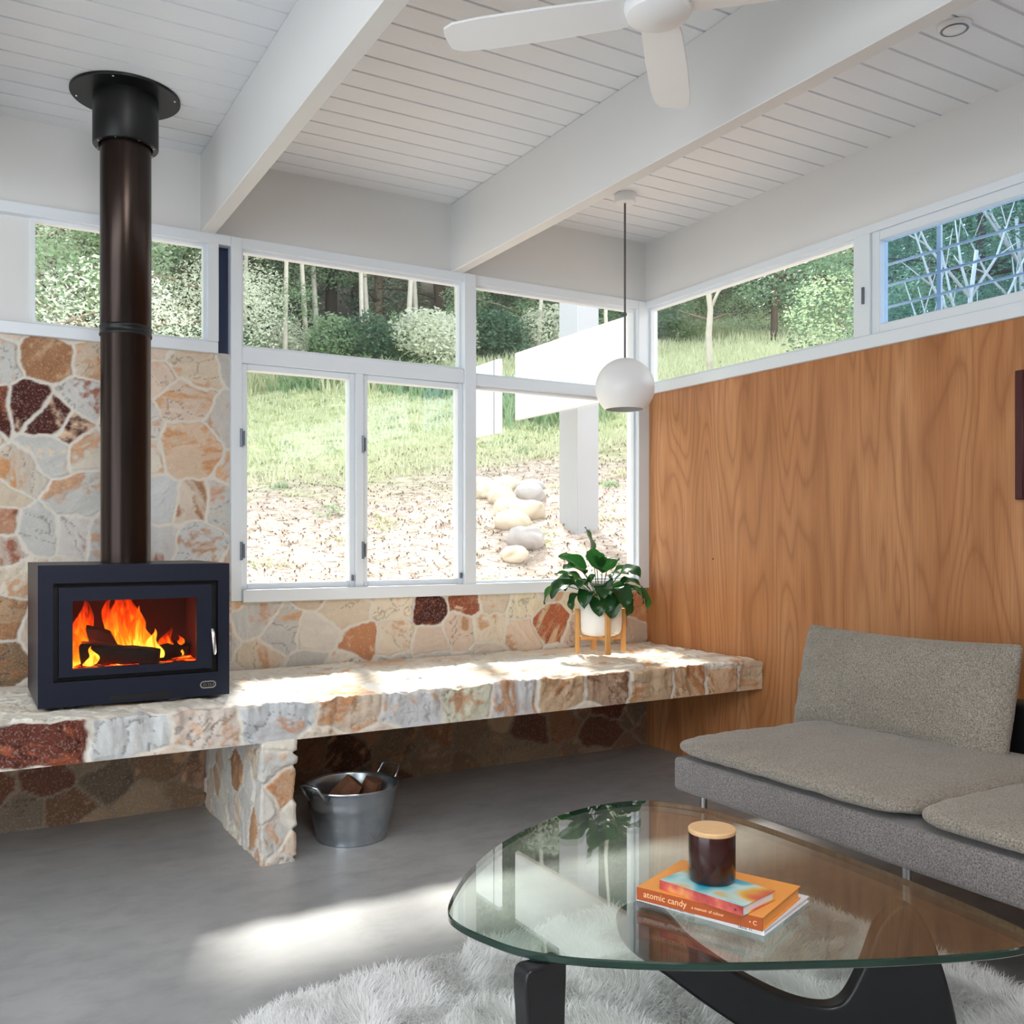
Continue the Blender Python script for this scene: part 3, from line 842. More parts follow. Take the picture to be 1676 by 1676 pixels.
# oval badge
m = MB()
def stadium(cx, cz, w, h_, n=10):
    r = h_ / 2; pts = []
    for k in range(n + 1): a = -PI / 2 + PI * k / n; pts.append((cx + w / 2 - r + r * math.cos(a), cz + r * math.sin(a)))
    for k in range(n + 1): a = PI / 2 + PI * k / n; pts.append((cx - w / 2 + r + r * math.cos(a), cz + r * math.sin(a)))
    return pts
def plate(m, pts, y0, y1, mi=0):
    n = len(pts); vs = [(x, y0, z) for x, z in pts] + [(x, y1, z) for x, z in pts]
    m.add(vs, [tuple(range(n)), tuple(range(2 * n - 1, n - 1, -1))] + [(i, (i + 1) % n, n + (i + 1) % n, n + i) for i in range(n)], mi)
plate(m, stadium(.871, .708, .064, .030), SY0 - .003, SY0)
bd = m.build('badge', M['chrome'], stove)
m = MB(); plate(m, stadium(.871, .708, .054, .020), SY0 - .0045, SY0 - .003)
m.build('badge_face', M['black'], bd)
m = MB()
for i, w in enumerate((.006, .004, .006, .005, .006)):
    x = .853 + i * .009
    m.box(x, x + .0016, SY0 - .0052, SY0 - .0045, .7035, .7125)
    if i % 2 == 0: m.box(x, x + w, SY0 - .0052, SY0 - .0045, .7115, .7128)
    m.box(x, x + w, SY0 - .0052, SY0 - .0045, .7032, .7044)
m.build('badge_lettering', M['chrome'], bd)

# logs, embers and flames in the firebox
def rough_log(m, a, b, r, n=14, seed=0, seg=9, flat=1.0):
    rg = random.Random(seed)
    a = Vector(a); b = Vector(b); t = (b - a).normalized()
    u = t.cross(Vector((0, 0, 1))).normalized(); w = u.cross(t)
    ang = [2 * PI * k / n + rg.uniform(-.12, .12) for k in range(n)]
    rad = [r * rg.uniform(.78, 1.15) for _ in range(n)]
    vs = []; fs = []
    for i in range(seg + 1):
        p = a.lerp(b, i / seg)
        for k in range(n):
            q = rad[k] * rg.uniform(.93, 1.06) * (.92 if i in (0, seg) else 1)
            vs.append(p + u * (math.cos(ang[k]) * q) + w * (math.sin(ang[k]) * q * flat))
    for i in range(seg):
        for k in range(n):
            k2 = (k + 1) % n
            fs.append((i * n + k, i * n + k2, (i + 1) * n + k2, (i + 1) * n + k))
    fs += [tuple(range(n - 1, -1, -1)), tuple(range(seg * n, seg * n + n))]
    m.add(vs, fs)
m = MB(); rough_log(m, (.40, 4.16, .850), (.70, 4.06, .812), .045, seed=2)
tag(centre_origin(m.build('burning_log', M['char'])), 'charred log lying across the front of the stove fire', 'log', 'logs burning in the stove')
m = MB(); rough_log(m, (.44, 4.26, .905), (.66, 4.20, .835), .042, seed=3)
tag(centre_origin(m.build('burning_log', M['char'])), 'charred log propped behind the front one in the stove', 'log', 'logs burning in the stove')
m = MB(); rough_log(m, (.68, 4.13, .815), (.84, 4.27, .825), .038, seed=4)
tag(centre_origin(m.build('burning_log', M['char'])), 'short charred log glowing at the right side of the stove', 'log', 'logs burning in the stove')
rg = np.random.RandomState(3)
gu, gv = np.meshgrid(np.linspace(fx0 + .005, fx1 - .005, 60), np.linspace(fy0 + .01, fy1 - .01, 40), indexing='ij')
gz_ = fz0 + .004 + .03 * fbm(gu * 22, gv * 22, 3, 5)
P = np.stack([gu, gv, gz_], -1).reshape(-1, 3)
i, j = np.meshgrid(np.arange(59), np.arange(39), indexing='ij'); a = (i * 40 + j).ravel()
o = quads('ember_bed', P, np.stack([a, a + 40, a + 41, a + 1], 1), M['ember'], smooth=True)
tag(o, 'glowing ember bed under the logs in the stove', 'embers', kind='stuff')
def flame(m, base, height, r, lean, seed, ny=.55):
    rg = random.Random(seed); n = 16; seg = 14; vs = []; fs = []
    ph = rg.uniform(0, 6)
    for i in range(seg + 1):
        t = i / seg
        rr = r * (math.sin(PI * min(1, t * .8 + .2)) ** .8) * (1 - t) ** .55 + .0008
        cx = base[0] + lean * t + .016 * math.sin(t * 7 + ph) * t
        for k in range(n):
            a = 2 * PI * k / n
            w = 1 + .22 * math.sin(3 * a + t * 6 + ph)
            vs.append((cx + rr * w * math.cos(a), base[1] + rr * w * ny * math.sin(a), base[2] + height * t))
    for i in range(seg):
        for k in range(n):
            k2 = (k + 1) % n
            fs.append((i * n + k, i * n + k2, (i + 1) * n + k2, (i + 1) * n + k))
    m.add(vs, fs)
def flames(label, specs):
    m = MB()
    for s in specs: flame(m, *s)
    o = centre_origin(m.build('fire_flame', M['flame'], smooth='all'))
    return tag(o, label, 'flame', 'flames in the stove')
flames('tall yellow orange flame in the middle of the stove', [((.67, 4.14, .815), .21, .045, -.05, 1), ((.64, 4.18, .835), .26, .055, -.08, 2), ((.59, 4.20, .86), .23, .050, -.04, 3), ((.70, 4.11, .81), .12, .035, -.02, 4), ((.54, 4.24, .88), .20, .03, -.01, 14), ((.62, 4.26, .86), .24, .06, .0, 15)])
flames('low orange flame at the left side of the stove', [((.395, 4.12, .785), .17, .032, -.01, 5), ((.44, 4.08, .785), .09, .028, .02, 6), ((.42, 4.22, .79), .28, .045, .01, 7), ((.47, 4.26, .80), .24, .035, -.02, 16)])
flames('small red flame at the right side of the stove', [((.76, 4.20, .80), .13, .040, .0, 8), ((.80, 4.22, .80), .09, .035, .01, 9)])
for nm, loc, e, cl_ in (('fire_light', (.62, 4.20, .88), 2.6, (1, .24, .04)), ('fire_light', (.42, 4.16, .87), 3.2, (1, .07, .02))):
    ld = bpy.data.lights.new(nm, 'POINT'); ld.energy = e; ld.color = cl_; ld.shadow_soft_size = .05
    lo = bpy.data.objects.new(nm, ld); C.objects.link(lo); lo.location = loc; ld.specular_factor = 0.0

# flue
FX, FY = .604, 4.27
fl = thing('stove_flue', 'tall bronze black steel flue rising from the stove to the ceiling', 'flue', (FX, FY, SZ1))
MB().lathe([(.099, SZ1 + .001), (.099, 2.165), (.1015, 2.168), (.1015, 2.98)], (FX, FY, 0), 64).build('pipe', M['flue'], fl, smooth=True)
MB().lathe([(.1025, 2.150), (.1045, 2.153), (.1045, 2.160), (.1025, 2.163), (.1025, 2.180), (.1045, 2.183), (.1045, 2.19), (.1025, 2.193)], (FX, FY, 0), 64, caps=False).build('joint_band', M['flange'], fl, smooth=True)
col = MB().lathe([(.104, 2.955), (.108, 2.948), (.126, 2.948), (.130, 2.953), (.130, 3.165), (.104, 3.165)], (FX, FY, 0), 64, caps=False).build('collar', M['flange'], fl, smooth=True)
for k in range(8):
    a = 2 * PI * k / 8 + .3
    MB().lathe([(.004, 2.9455), (.004, 2.949)], (FX + .117 * math.cos(a), FY + .117 * math.sin(a), 0), 8).build('screw', M['steel_leg'], col)
pl = MB().lathe([(.128, 3.158), (.216, 3.158), (.218, 3.161), (.218, 3.169), (.128, 3.169)], (FX, FY, 0), 72, caps=False).build('ceiling_plate', M['flange'], fl, smooth=True)
for k in range(4):
    a = PI / 4 + PI / 2 * k + .4
    MB().lathe([(.001, 3.1545), (.004, 3.155), (.005, 3.158)], (FX + .198 * math.cos(a), FY + .198 * math.sin(a), 0), 10).build('screw', M['chrome'], pl)

# ================================================================ LOG BUCKET
BX, BY = 1.478, 3.925
bk = thing('metal_bucket', 'galvanised steel bucket of firewood on the floor under the bench', 'bucket', (BX, BY, 0))
prof = [(.001, .012), (.145, .012), (.149, .0), (.153, .002), (.153, .018)]
for t in np.linspace(.03, .215, 16):
    r = .153 + (.199 - .153) * (t - .018) / (.222 - .018)
    if abs(t - .160) < .008 or abs(t - .145) < .006: r += .003
    prof.append((r, float(t)))
prof += [(.199, .222), (.204, .226), (.206, .231), (.203, .236), (.198, .234), (.196, .226)]
for t in np.linspace(.215, .03, 14): prof.append((.149 + (.195 - .149) * (t - .018) / (.222 - .018), float(t)))
prof += [(.145, .018), (.001, .018)]
MB().lathe(prof, (BX, BY, 0), 72, caps=False).build('body', M['galv'], bk, smooth=True, angle=60)
hd = Vector((math.cos(.42), math.sin(.42), 0)); sd = Vector((-hd.y, hd.x, 0)); ctr = Vector((BX, BY, 0))
for s, nm in ((1, 'handle'), (-1, 'handle')):
    p0 = ctr + hd * (s * .195)
    MB().tube([p0 - sd * .055 + Vector((0, 0, .195)), p0 - sd * .055 + hd * (s * .03) + Vector((0, 0, .235)), p0 - sd * .05 + hd * (s * .055) + Vector((0, 0, .268)),
               p0 + hd * (s * .062) + Vector((0, 0, .276)), p0 + sd * .05 + hd * (s * .055) + Vector((0, 0, .268)), p0 + sd * .055 + hd * (s * .03) + Vector((0, 0, .235)), p0 + sd * .055 + Vector((0, 0, .195))], .006, 10).build(nm, M['galv'], bk, smooth='all')
for i, (a, b, r, lab) in enumerate([((1.375, 3.93, .11), (1.49, 3.90, .245), .066, 'split brown firewood block at the left in the bucket'),
                                    ((1.53, 3.93, .10), (1.575, 3.905, .238), .060, 'knotty reddish firewood block at the right in the bucket'),
                                    ((1.44, 4.03, .09), (1.52, 4.02, .205), .050, 'dark firewood block at the back of the bucket')]):
    m = MB(); rough_log(m, a, b, r, n=9, seed=20 + i, seg=6, flat=.8)
    tag(centre_origin(m.build('firewood_log', M['firewood'])), lab, 'firewood', 'firewood in the bucket')

# ================================================================ SOFA
SFX, SY_L = 2.40, 2.87        # front face and left end
sofa = thing('sofa', 'low armless beige grey fabric sofa along the wood wall', 'sofa', (2.92, 1.85, 0))
MB().box(SFX, 3.46, .86, SY_L, .325, .452).build('base', M['sofa_base'], sofa, bevel=.018, seg=3)
MB().box(3.36, 3.46, .86, SY_L - .06, .452, .70).build('back_frame', M['black'], sofa, bevel=.03, seg=3)  # black instead of fabric: paints in the shadowed gap beside the back cushion
for (x, y) in ((2.46, 2.76), (3.38, 2.76), (2.46, .98), (3.38, .98), (2.46, 1.86), (3.38, 1.86)):
    MB().tube([(x, y, .326), (x, y, 0)], [.013, .010], 14).build('leg', M['steel_leg'], sofa, smooth=True)

def pillow(name, mat, cx, cy, cz, L, D, H, rot=(0, 0, 0), power=.5, crown=.35, seed=0, wr=.006, corner=9, folds=0, parent=None, rim=.25):
    """soft box cushion: L along local x, D along local y, H thickness"""
    n = 90; mN = 60
    def side(sgn):
        u, v = np.meshgrid(np.sin(np.linspace(-1, 1, n) * PI / 2), np.sin(np.linspace(-1, 1, mN) * PI / 2), indexing='ij')
        pw = corner                                                  # squircle plan: rounded corners
        q = np.maximum(np.abs(u), np.abs(v)) / np.maximum((np.abs(u) ** pw + np.abs(v) ** pw) ** (1 / pw), 1e-6)
        X = u * q * L / 2; Y = v * q * D / 2
        e = (1 - np.abs(u) ** 8) * (1 - np.abs(v) ** 8)
        prof = np.clip(e, 0, 1) ** power
        dome = (1 - u ** 2) * (1 - v ** 2)
        Zh = H / 2 * prof * (1 - crown + crown * dome ** .5)
        w = wr * 2 * (fbm((u + 3) * 2.2 * L * 2, (v + 3) * 3.2 * D * 2, 4, seed) - .5) * np.clip(e * 3, 0, 1)
        puck = wr * 1.6 * (fbm((u + 3) * 9 * L, (v * 0 + 3) + v, 2, seed + 4) - .5) * (np.abs(v) ** 4) * np.clip(e * 6, 0, 1)
        # gathers running in from the ends and the top seam
        g = folds * (np.abs(fbm((v + 3) * 4.5 + .6 * u, u * .7 + 5, 3, seed + 8) - .5) * 4 - .6) * np.abs(u) ** 3
        g = g + folds * (np.abs(fbm((u + 3) * 6 + .8 * v, v * .8 + 5, 3, seed + 12) - .5) * 4 - .6) * np.abs(v) ** 4
        g = g * np.clip(e * 4, 0, 1)
        Y = Y - folds * 1.4 * (1 - u ** 2) * np.sign(v) * np.abs(v) ** 6
        return np.stack([X, Y, sgn * (Zh + w + puck + g)], -1)
    A = side(1); B = side(-1)
    B[0] = A[0]; B[-1] = A[-1]; B[:, 0] = A[:, 0]; B[:, -1] = A[:, -1]
    R = Matrix.Rotation(rot[2], 3, 'Z') @ Matrix.Rotation(rot[1], 3, 'Y') @ Matrix.Rotation(rot[0], 3, 'X')
    Rn = np.array(R)
    allv = np.concatenate([A.reshape(-1, 3), B.reshape(-1, 3)]) @ Rn.T
    i, j = np.meshgrid(np.arange(n - 1), np.arange(mN - 1), indexing='ij'); a = (i * mN + j).ravel()
    F = np.concatenate([np.stack([a, a + mN, a + mN + 1, a + 1], 1), np.stack([a + 1, a + mN + 1, a + mN, a], 1) + n * mN])
    o = quads(name, allv, F, mat, smooth=True)
    bm = bmesh.new(); bm.from_mesh(o.data); bmesh.ops.remove_doubles(bm, verts=bm.verts, dist=1e-5); bm.to_mesh(o.data); bm.free()
    o.location = (cx, cy, cz)
    return o
o = pillow('seat_cushion', M['cushion'], 2.862, 2.345, .497, .95, 1.07, .088, (0, 0, 0), power=.26, crown=.32, seed=3, wr=.006, corner=11)
tag(o, 'wide beige grey sofa seat cushion nearest the window bench', 'cushion', 'seat cushions of the sofa')
o = pillow('seat_cushion', M['cushion'], 2.862, 1.315, .497, .95, .98, .088, (0, 0, 0), power=.26, crown=.32, seed=9, wr=.006, corner=11)
tag(o, 'beige grey sofa seat cushion at the right picture edge beside the table', 'cushion', 'seat cushions of the sofa')
o = pillow('back_cushion', M['cushion'], 3.25, 2.505, .695, .97, .46, .20, (math.radians(76), 0, -PI / 2 + .02), power=.40, crown=.62, seed=15, wr=.016, corner=40, folds=.012)
tag(o, 'plump beige grey back cushion leaning upright on the sofa', 'cushion')

# ================================================================ COFFEE TABLE
table = thing('coffee_table', 'low coffee table with rounded triangular glass top and black wooden base', 'table', (1.5, 1.75, 0))
GZ = .43; GT = .018
OUT = [(.983, 1.983), (1.05, 2.086), (1.174, 2.225), (1.359, 2.371), (1.58, 2.484), (1.78, 2.531), (1.958, 2.502), (2.064, 2.374), (2.101, 2.18), (2.107, 1.928),
       (2.1, 1.69), (2.084, 1.476), (2.066, 1.325), (2.045, 1.235), (1.99, 1.195), (1.92, 1.200), (1.813, 1.236), (1.657, 1.302), (1.528, 1.366), (1.392, 1.436), (1.269, 1.507), (1.171, 1.577),
       (1.09, 1.644), (1.025, 1.727), (.989, 1.823), (.972, 1.909)]
def catmull(pts, k=6):
    n = len(pts); out = []
    for i in range(n):
        p0, p1, p2, p3 = [Vector((*pts[(i + d) % n], 0)) for d in (-1, 0, 1, 2)]
        for j in range(k):
            t = j / k
            q = .5 * ((2 * p1) + (p2 - p0) * t + (2 * p0 - 5 * p1 + 4 * p2 - p3) * t * t + (3 * p1 - p0 - 3 * p2 + p3) * t ** 3)
            out.append((q.x, q.y))
    return out
OUTS = catmull(OUT)
oc = (sum(p[0] for p in OUTS) / len(OUTS), sum(p[1] for p in OUTS) / len(OUTS))
def inset(pts, d):
    n = len(pts); r = []
    for i in range(n):
        a = Vector((*pts[i - 1], 0)); b = Vector((*pts[(i + 1) % n], 0)); t = (b - a).normalized()
        r.append((pts[i][0] + t.y * -d * SGN, pts[i][1] + t.x * d * SGN))
    return r
area2 = sum(OUTS[i][0] * OUTS[(i + 1) % len(OUTS)][1] - OUTS[(i + 1) % len(OUTS)][0] * OUTS[i][1] for i in range(len(OUTS)))
SGN = 1 if area2 > 0 else -1
m = MB()
n = len(OUTS)
rings = [(inset(OUTS, .003), GZ), (OUTS, GZ - .003), (OUTS, GZ - GT + .003), (inset(OUTS, .003), GZ - GT)]
vs = [(x, y, z) for pts, z in rings for x, y in pts]
fs = [(j * n + i, j * n + (i + 1) % n, (j + 1) * n + (i + 1) % n, (j + 1) * n + i) for j in range(3) for i in range(n)]
m.add(vs, fs, 1)
k0 = len(m.v) - len(vs)
m.f += [tuple(k0 + i for i in range(n)), tuple(k0 + 3 * n + i for i in range(n - 1, -1, -1))]; m.mi += [0, 0]
m.build('glass_top', [M['table_glass'], M['glass_edge']], table)

# two interlocking curved wooden pieces
def base_piece(name, p0, p1, prof, th0=.05):
    """prof: closed outline in (s along p0->p1, z); bent slightly and thinned towards the tips"""
    a = Vector((*p0, 0)); b = Vector((*p1, 0)); t = (b - a); L = t.length; t.normalize(); nrm = Vector((-t.y, t.x, 0))
    pts = [(p.x, p.y) for p in [Vector((*q, 0)) for q in catmull(prof, 6)]]
    bm = bmesh.new()
    vs = [bm.verts.new((s, z, 0)) for s, z in pts]
    f = bm.faces.new(vs)
    r = bmesh.ops.extrude_face_region(bm, geom=[f])
    for v in r['geom']:
        if isinstance(v, bmesh.types.BMVert): v.co.z = 1.0
    bmesh.ops.recalc_face_normals(bm, faces=bm.faces)
    for v in bm.verts:
        s, z, w = v.co
        bend = .05 * math.sin(PI * min(1, max(0, s / L)))
        q = a + t * s + nrm * (bend + (w - .5) * th0)
        v.co = Vector((q.x, q.y, z)) - wloc(table)
    me = bpy.data.meshes.new(name); bm.to_mesh(me); bm.free()
    me.materials.append(M['table_wood'])
    o = bpy.data.objects.new(name, me); C.objects.link(o); o.parent = table
    bv = o.modifiers.new('bevel', 'BEVEL'); bv.width = .012; bv.segments = 4; bv.limit_method = 'ANGLE'; bv.angle_limit = math.radians(50)
    me.polygons.foreach_set('use_smooth', [True] * len(me.polygons)); me.set_sharp_from_angle(angle=math.radians(55))
    return o
TZ = GZ - GT - .001
base_piece('base_piece', (1.42, 1.83), (2.04, 1.48), [(-.05, TZ - .03), (-.01, TZ), (.06, TZ - .012), (.14, .315), (.25, .235), (.36, .175), (.45, .150), (.51, .165), (.555, .25), (.59, .35), (.625, TZ - .01), (.65, TZ), (.685, TZ - .02),
                                                           (.725, .30), (.765, .16), (.785, .03), (.77, .0), (.70, .0), (.5, .0), (.40, .03), (.28, .085), (.17, .16), (.07, .24), (-.03, .32)], .052)
base_piece('base_piece', (1.062, 1.69), (1.72, 1.72), [(-.058, TZ - .012), (-.02, TZ), (.045, TZ - .004), (.052, TZ - .03), (.048, .28), (.046, .17), (.075, .105), (.16, .07), (.32, .062), (.50, .068), (.62, .085), (.66, .075), (.665, .03), (.62, .002), (.5, .0), (.3, .0), (.1, .0), (.0, .0), (-.035, .015), (-.048, .15), (-.056, .3)], .052)

# ---- books on the glass
def book(name, label, p00, p10, depth, z0, z1, cover, spine, page, text=None, flip=False):
    """p00->p10 is the spine edge (left to right), pages run back from it by depth"""
    a = Vector((*p00, 0)); b = Vector((*p10, 0)); e = (b - a); L = e.length; e.normalize(); k = Vector((-e.y, e.x, 0))
    c = a + e * L / 2 + k * depth / 2
    t = thing(name, label, 'book', (c.x, c.y, z0), 'books on the coffee table')
    ct = .0022
    up = Vector((0, 0, 1))
    m = MB()
    m.obox(c + up * (z0 + ct / 2), e, k, up, L, depth, ct); m.obox(c + up * (z1 - ct / 2), e, k, up, L, depth, ct)
    m.build('cover', cover, t, bevel=.0006, seg=1)
    MB().obox(c - k * (depth / 2 - .001) + up * ((z0 + z1) / 2), e, k, up, L, .0024, z1 - z0 - .0005).build('spine', spine, t)
    MB().obox(c + up * ((z0 + z1) / 2), e, k, up, L - .008, depth - .010, z1 - z0 - 2 * ct).build('pages', page, t)
    return t, a, e, k, L
def lettering(parent, txt, org, e, up, size, mat, name='lettering'):
    cu = bpy.data.curves.new(name, 'FONT'); cu.body = txt; cu.size = size; cu.extrude = .0003; cu.resolution_u = 2
    o = bpy.data.objects.new(name, cu); C.objects.link(o)
    nrm = e.cross(up)
    R = Matrix((e, up, nrm)).transposed().to_4x4()
    dg = bpy.context.evaluated_depsgraph_get()
    me = bpy.data.meshes.new_from_object(o.evaluated_get(dg))
    bpy.data.objects.remove(o); bpy.data.curves.remove(cu)
    me.transform(R); me.materials.clear(); me.materials.append(mat)
    r = bpy.data.objects.new(name, me); C.objects.link(r); r.parent = parent
    r.location = org - wloc(parent)
    return r
UP = Vector((0, 0, 1))
z = GZ + .0005
t, a, e, k, L = book('book', 'thin white book at the bottom of the stack on the glass table', (1.405, 1.815), (1.520, 1.510), .255, z, z + .013, M['white_cover'], M['white_cover'], M['paper'])
lettering(t, 'CAR FREE PARIS', a + e * .088 - k * .0004 + UP * (z + .0035), e, UP, .0095, M['ink'])
lettering(t, 'TASTE  +1', a + e * .262 - k * .0004 + UP * (z + .0035), e, UP, .008, M['ink'])
z2 = z + .0135
t, a, e, k, L = book('book', 'orange book in the middle of the stack on the glass table', (1.388, 1.792), (1.510, 1.506), .237, z2, z2 + .030, M['orange'], M['orange_spine'], M['orange'])
lettering(t, 'atomic candy', a + e * .018 - k * .0004 + UP * (z2 + .010), e, UP, .021, M['ink_pale'])
lettering(t, 'a memoir of colour', a + e * .142 - k * .0004 + UP * (z2 + .011), e, UP, .010, M['ink_pale'])
lettering(t, '• C', a + e * .280 - k * .0004 + UP * (z2 + .010), e, UP, .014, M['ink_pale'])
z3 = z2 + .0305
t, a, e, k, L = book('book', 'small blue and red paperback on top of the orange book', (1.425, 1.752), (1.478, 1.533), .135, z3, z3 + .022, M['small_book'], M['red_spine'], M['paper'])
lettering(t, 'o', a + e * .203 - k * .0004 + UP * (z3 + .007), e, UP, .012, M['ink'])

# ---- candle
z4 = z3 + .0225
CX, CY = 1.530, 1.688
cd = thing('candle_jar', 'dark amber glass candle jar with a wooden lid on the books', 'candle', (CX, CY, z4))
MB().lathe([(.001, z4), (.044, z4), (.051, z4 + .004), (.0545, z4 + .012), (.0545, z4 + .108), (.0535, z4 + .112), (.051, z4 + .112), (.051, z4 + .014), (.001, z4 + .012)], (CX, CY, 0), 64, caps=False).build('jar', M['amber'], cd, smooth=True)
MB().lathe([(.001, z4 + .1125), (.054, z4 + .1125), (.0555, z4 + .1145), (.0555, z4 + .1215), (.0535, z4 + .1235), (.001, z4 + .1235)], (CX, CY, 0), 64, caps=False).build('lid', M['lid'], cd, smooth=True)

# ================================================================ RUG
rngn = np.random.RandomState(8)
rug_out = catmull([(.66, 2.50), (.95, 2.565), (1.35, 2.60), (1.9, 2.63), (2.36, 2.60), (2.53, 2.42), (2.55, 2.0), (2.57, 1.6), (2.58, 1.2), (2.4, .95), (1.6, .9), (.8, .95), (.58, 1.2), (.57, 1.8), (.60, 2.3)], 4)
rug = thing('shag_rug', 'white shaggy wool rug under the coffee table', 'rug', (1.55, 1.75, 0))
m = MB(); m.prism(rug_out, .001, .016)
m.build('backing', M['fur'], rug)
ro = np.array(rug_out)
def inside(x, y):
    r = np.zeros(len(x), bool); n = len(ro)
    for i in range(n):
        x0, y0 = ro[i]; x1, y1 = ro[(i + 1) % n]
        c = ((y0 > y) != (y1 > y)) & (x < (x1 - x0) * (y - y0) / (y1 - y0 + 1e-12) + x0)
        r ^= c
    return r
N = 190000
X = rngn.uniform(.5, 2.65, N); Yr = rngn.uniform(.85, 2.68, N)
k = inside(X, Yr) & (Yr > 1.0 + 0 * X)
X, Yr = X[k], Yr[k]; N = len(X)
ang = 2 * PI * fbm(X * 5, Yr * 5, 3, 91) * 2 + rngn.normal(0, .55, N)
ln = rngn.uniform(.035, .062, N); lean = rngn.uniform(.5, 1.15, N)
dx, dy = np.cos(ang), np.sin(ang); wx, wy = -dy, dx
ww = rngn.uniform(.0011, .0021, N)
def pt(t, s, zoff):
    r = ln * t * np.sin(lean) * (t ** .5); zz = .014 + ln * t * np.cos(lean * t)
    return np.stack([X + dx * r + wx * ww * s, Yr + dy * r + wy * ww * s, zz], -1)
V = np.stack([pt(0, -1, 0), pt(0, 1, 0), pt(.55, .9, 0), pt(.55, -.9, 0), pt(1, .15, 0), pt(1, -.15, 0)], 1)
b0 = np.arange(N)[:, None] * 6
Fq = np.concatenate([b0 + np.array([[0, 1, 2, 3]]), b0 + np.array([[3, 2, 4, 5]])])
o = quads('pile', V, Fq, M['fur'], rug, smooth=True)
o['kind'] = 'stuff'

# ================================================================ POTTED PLANT ON ITS STAND
PX, PY, PZ = 3.085, 4.31, .668
stand = thing('plant_stand', 'bamboo plant stand with four legs on the stone bench', 'stand', (PX, PY, PZ))
ra = .134
for k in range(4):
    a = -.57 + PI / 2 * k - PI / 2 + .25
    c = Vector((PX + ra * math.cos(a), PY + ra * math.sin(a), PZ + .122))
    r_ = Vector((math.cos(a), math.sin(a), 0)); tt = Vector((-r_.y, r_.x, 0))
    MB().obox(c, r_, tt, UP, .022, .030, .244).build('leg', M['bamboo'], stand, bevel=.004, seg=2)
for k in range(2):
    a = -.57 + PI / 2 * k - PI / 2 + .25
    r_ = Vector((math.cos(a), math.sin(a), 0)); tt = Vector((-r_.y, r_.x, 0))
    MB().obox((PX, PY, PZ + .083 + .0 * k), r_, tt, UP, .235, .024, .020 - .001 * k).build('crossbar', M['bamboo'], stand, bevel=.002, seg=1)
pot = thing('potted_plant', 'white potted plant with drooping dark glossy leaves in the bamboo stand', 'plant', (PX, PY, PZ + .095))
z0 = PZ + .095
MB().lathe([(.001, z0), (.080, z0), (.104, z0 + .010), (.115, z0 + .030), (.119, z0 + .08), (.120, z0 + .215), (.117, z0 + .219), (.112, z0 + .215), (.106, z0 + .18), (.001, z0 + .18)], (PX, PY, 0), 64, caps=False).build('pot', M['ceramic'], pot, smooth=True)
MB().lathe([(.001, z0 + .190), (.06, z0 + .192), (.106, z0 + .186), (.106, z0 + .182), (.001, z0 + .182)], (PX, PY, 0), 40, caps=False).build('soil', M['soil'], pot, smooth=True)
CR = Vector((math.cos(.528), -math.sin(.528), 0)); CF = Vector((math.sin(.528), math.cos(.528), 0))
def leaf_mesh(root, dirh, rise, length, width, droop, twist, seed):
    """one long pointed leaf on its stalk: returns stalk points and leaf verts"""
    rg = random.Random(seed)
    d = Vector(dirh).normalized()
    pts = []
    nst = 7
    stl = length * rise[1]
    p = Vector(root); el = rise[0]
    for i in range(nst):
        pts.append(p.copy())
        p = p + (d * math.cos(el) + UP * math.sin(el)) * stl / (nst - 1)
        el -= rise[2] / nst
    base = pts[-1]
    ns = 12; mid = []; tang = []
    p = base.copy()
    for i in range(ns + 1):
        mid.append(p.copy()); tv = d * math.cos(el) + UP * math.sin(el); tang.append(tv)
        p = p + tv * length / ns
        el -= droop / ns
    side0 = Vector((-d.y, d.x, 0))
    vs = []; fs = []
    for i in range(ns + 1):
        t = i / ns
        w = width * (math.sin(PI * t ** .72) ** .8) * .5 + .0006
        up = side0.cross(tang[i]) * -1
        sd_ = (side0 * math.cos(twist) + up * math.sin(twist))
        upv = sd_.cross(tang[i])
        wav = .006 * math.sin(t * 14 + seed)
        for s in (-1, -.5, 0, .5, 1):
            vs.append(mid[i] + sd_ * (w * s) + upv * (-abs(s) * w * .32 + wav * s * abs(s)))
    for i in range(ns):
        for j in range(4):
            a = i * 5 + j
            fs.append((a, a + 1, a + 6, a + 5))
    return pts, vs, fs
rg = random.Random(12)
leaves = []
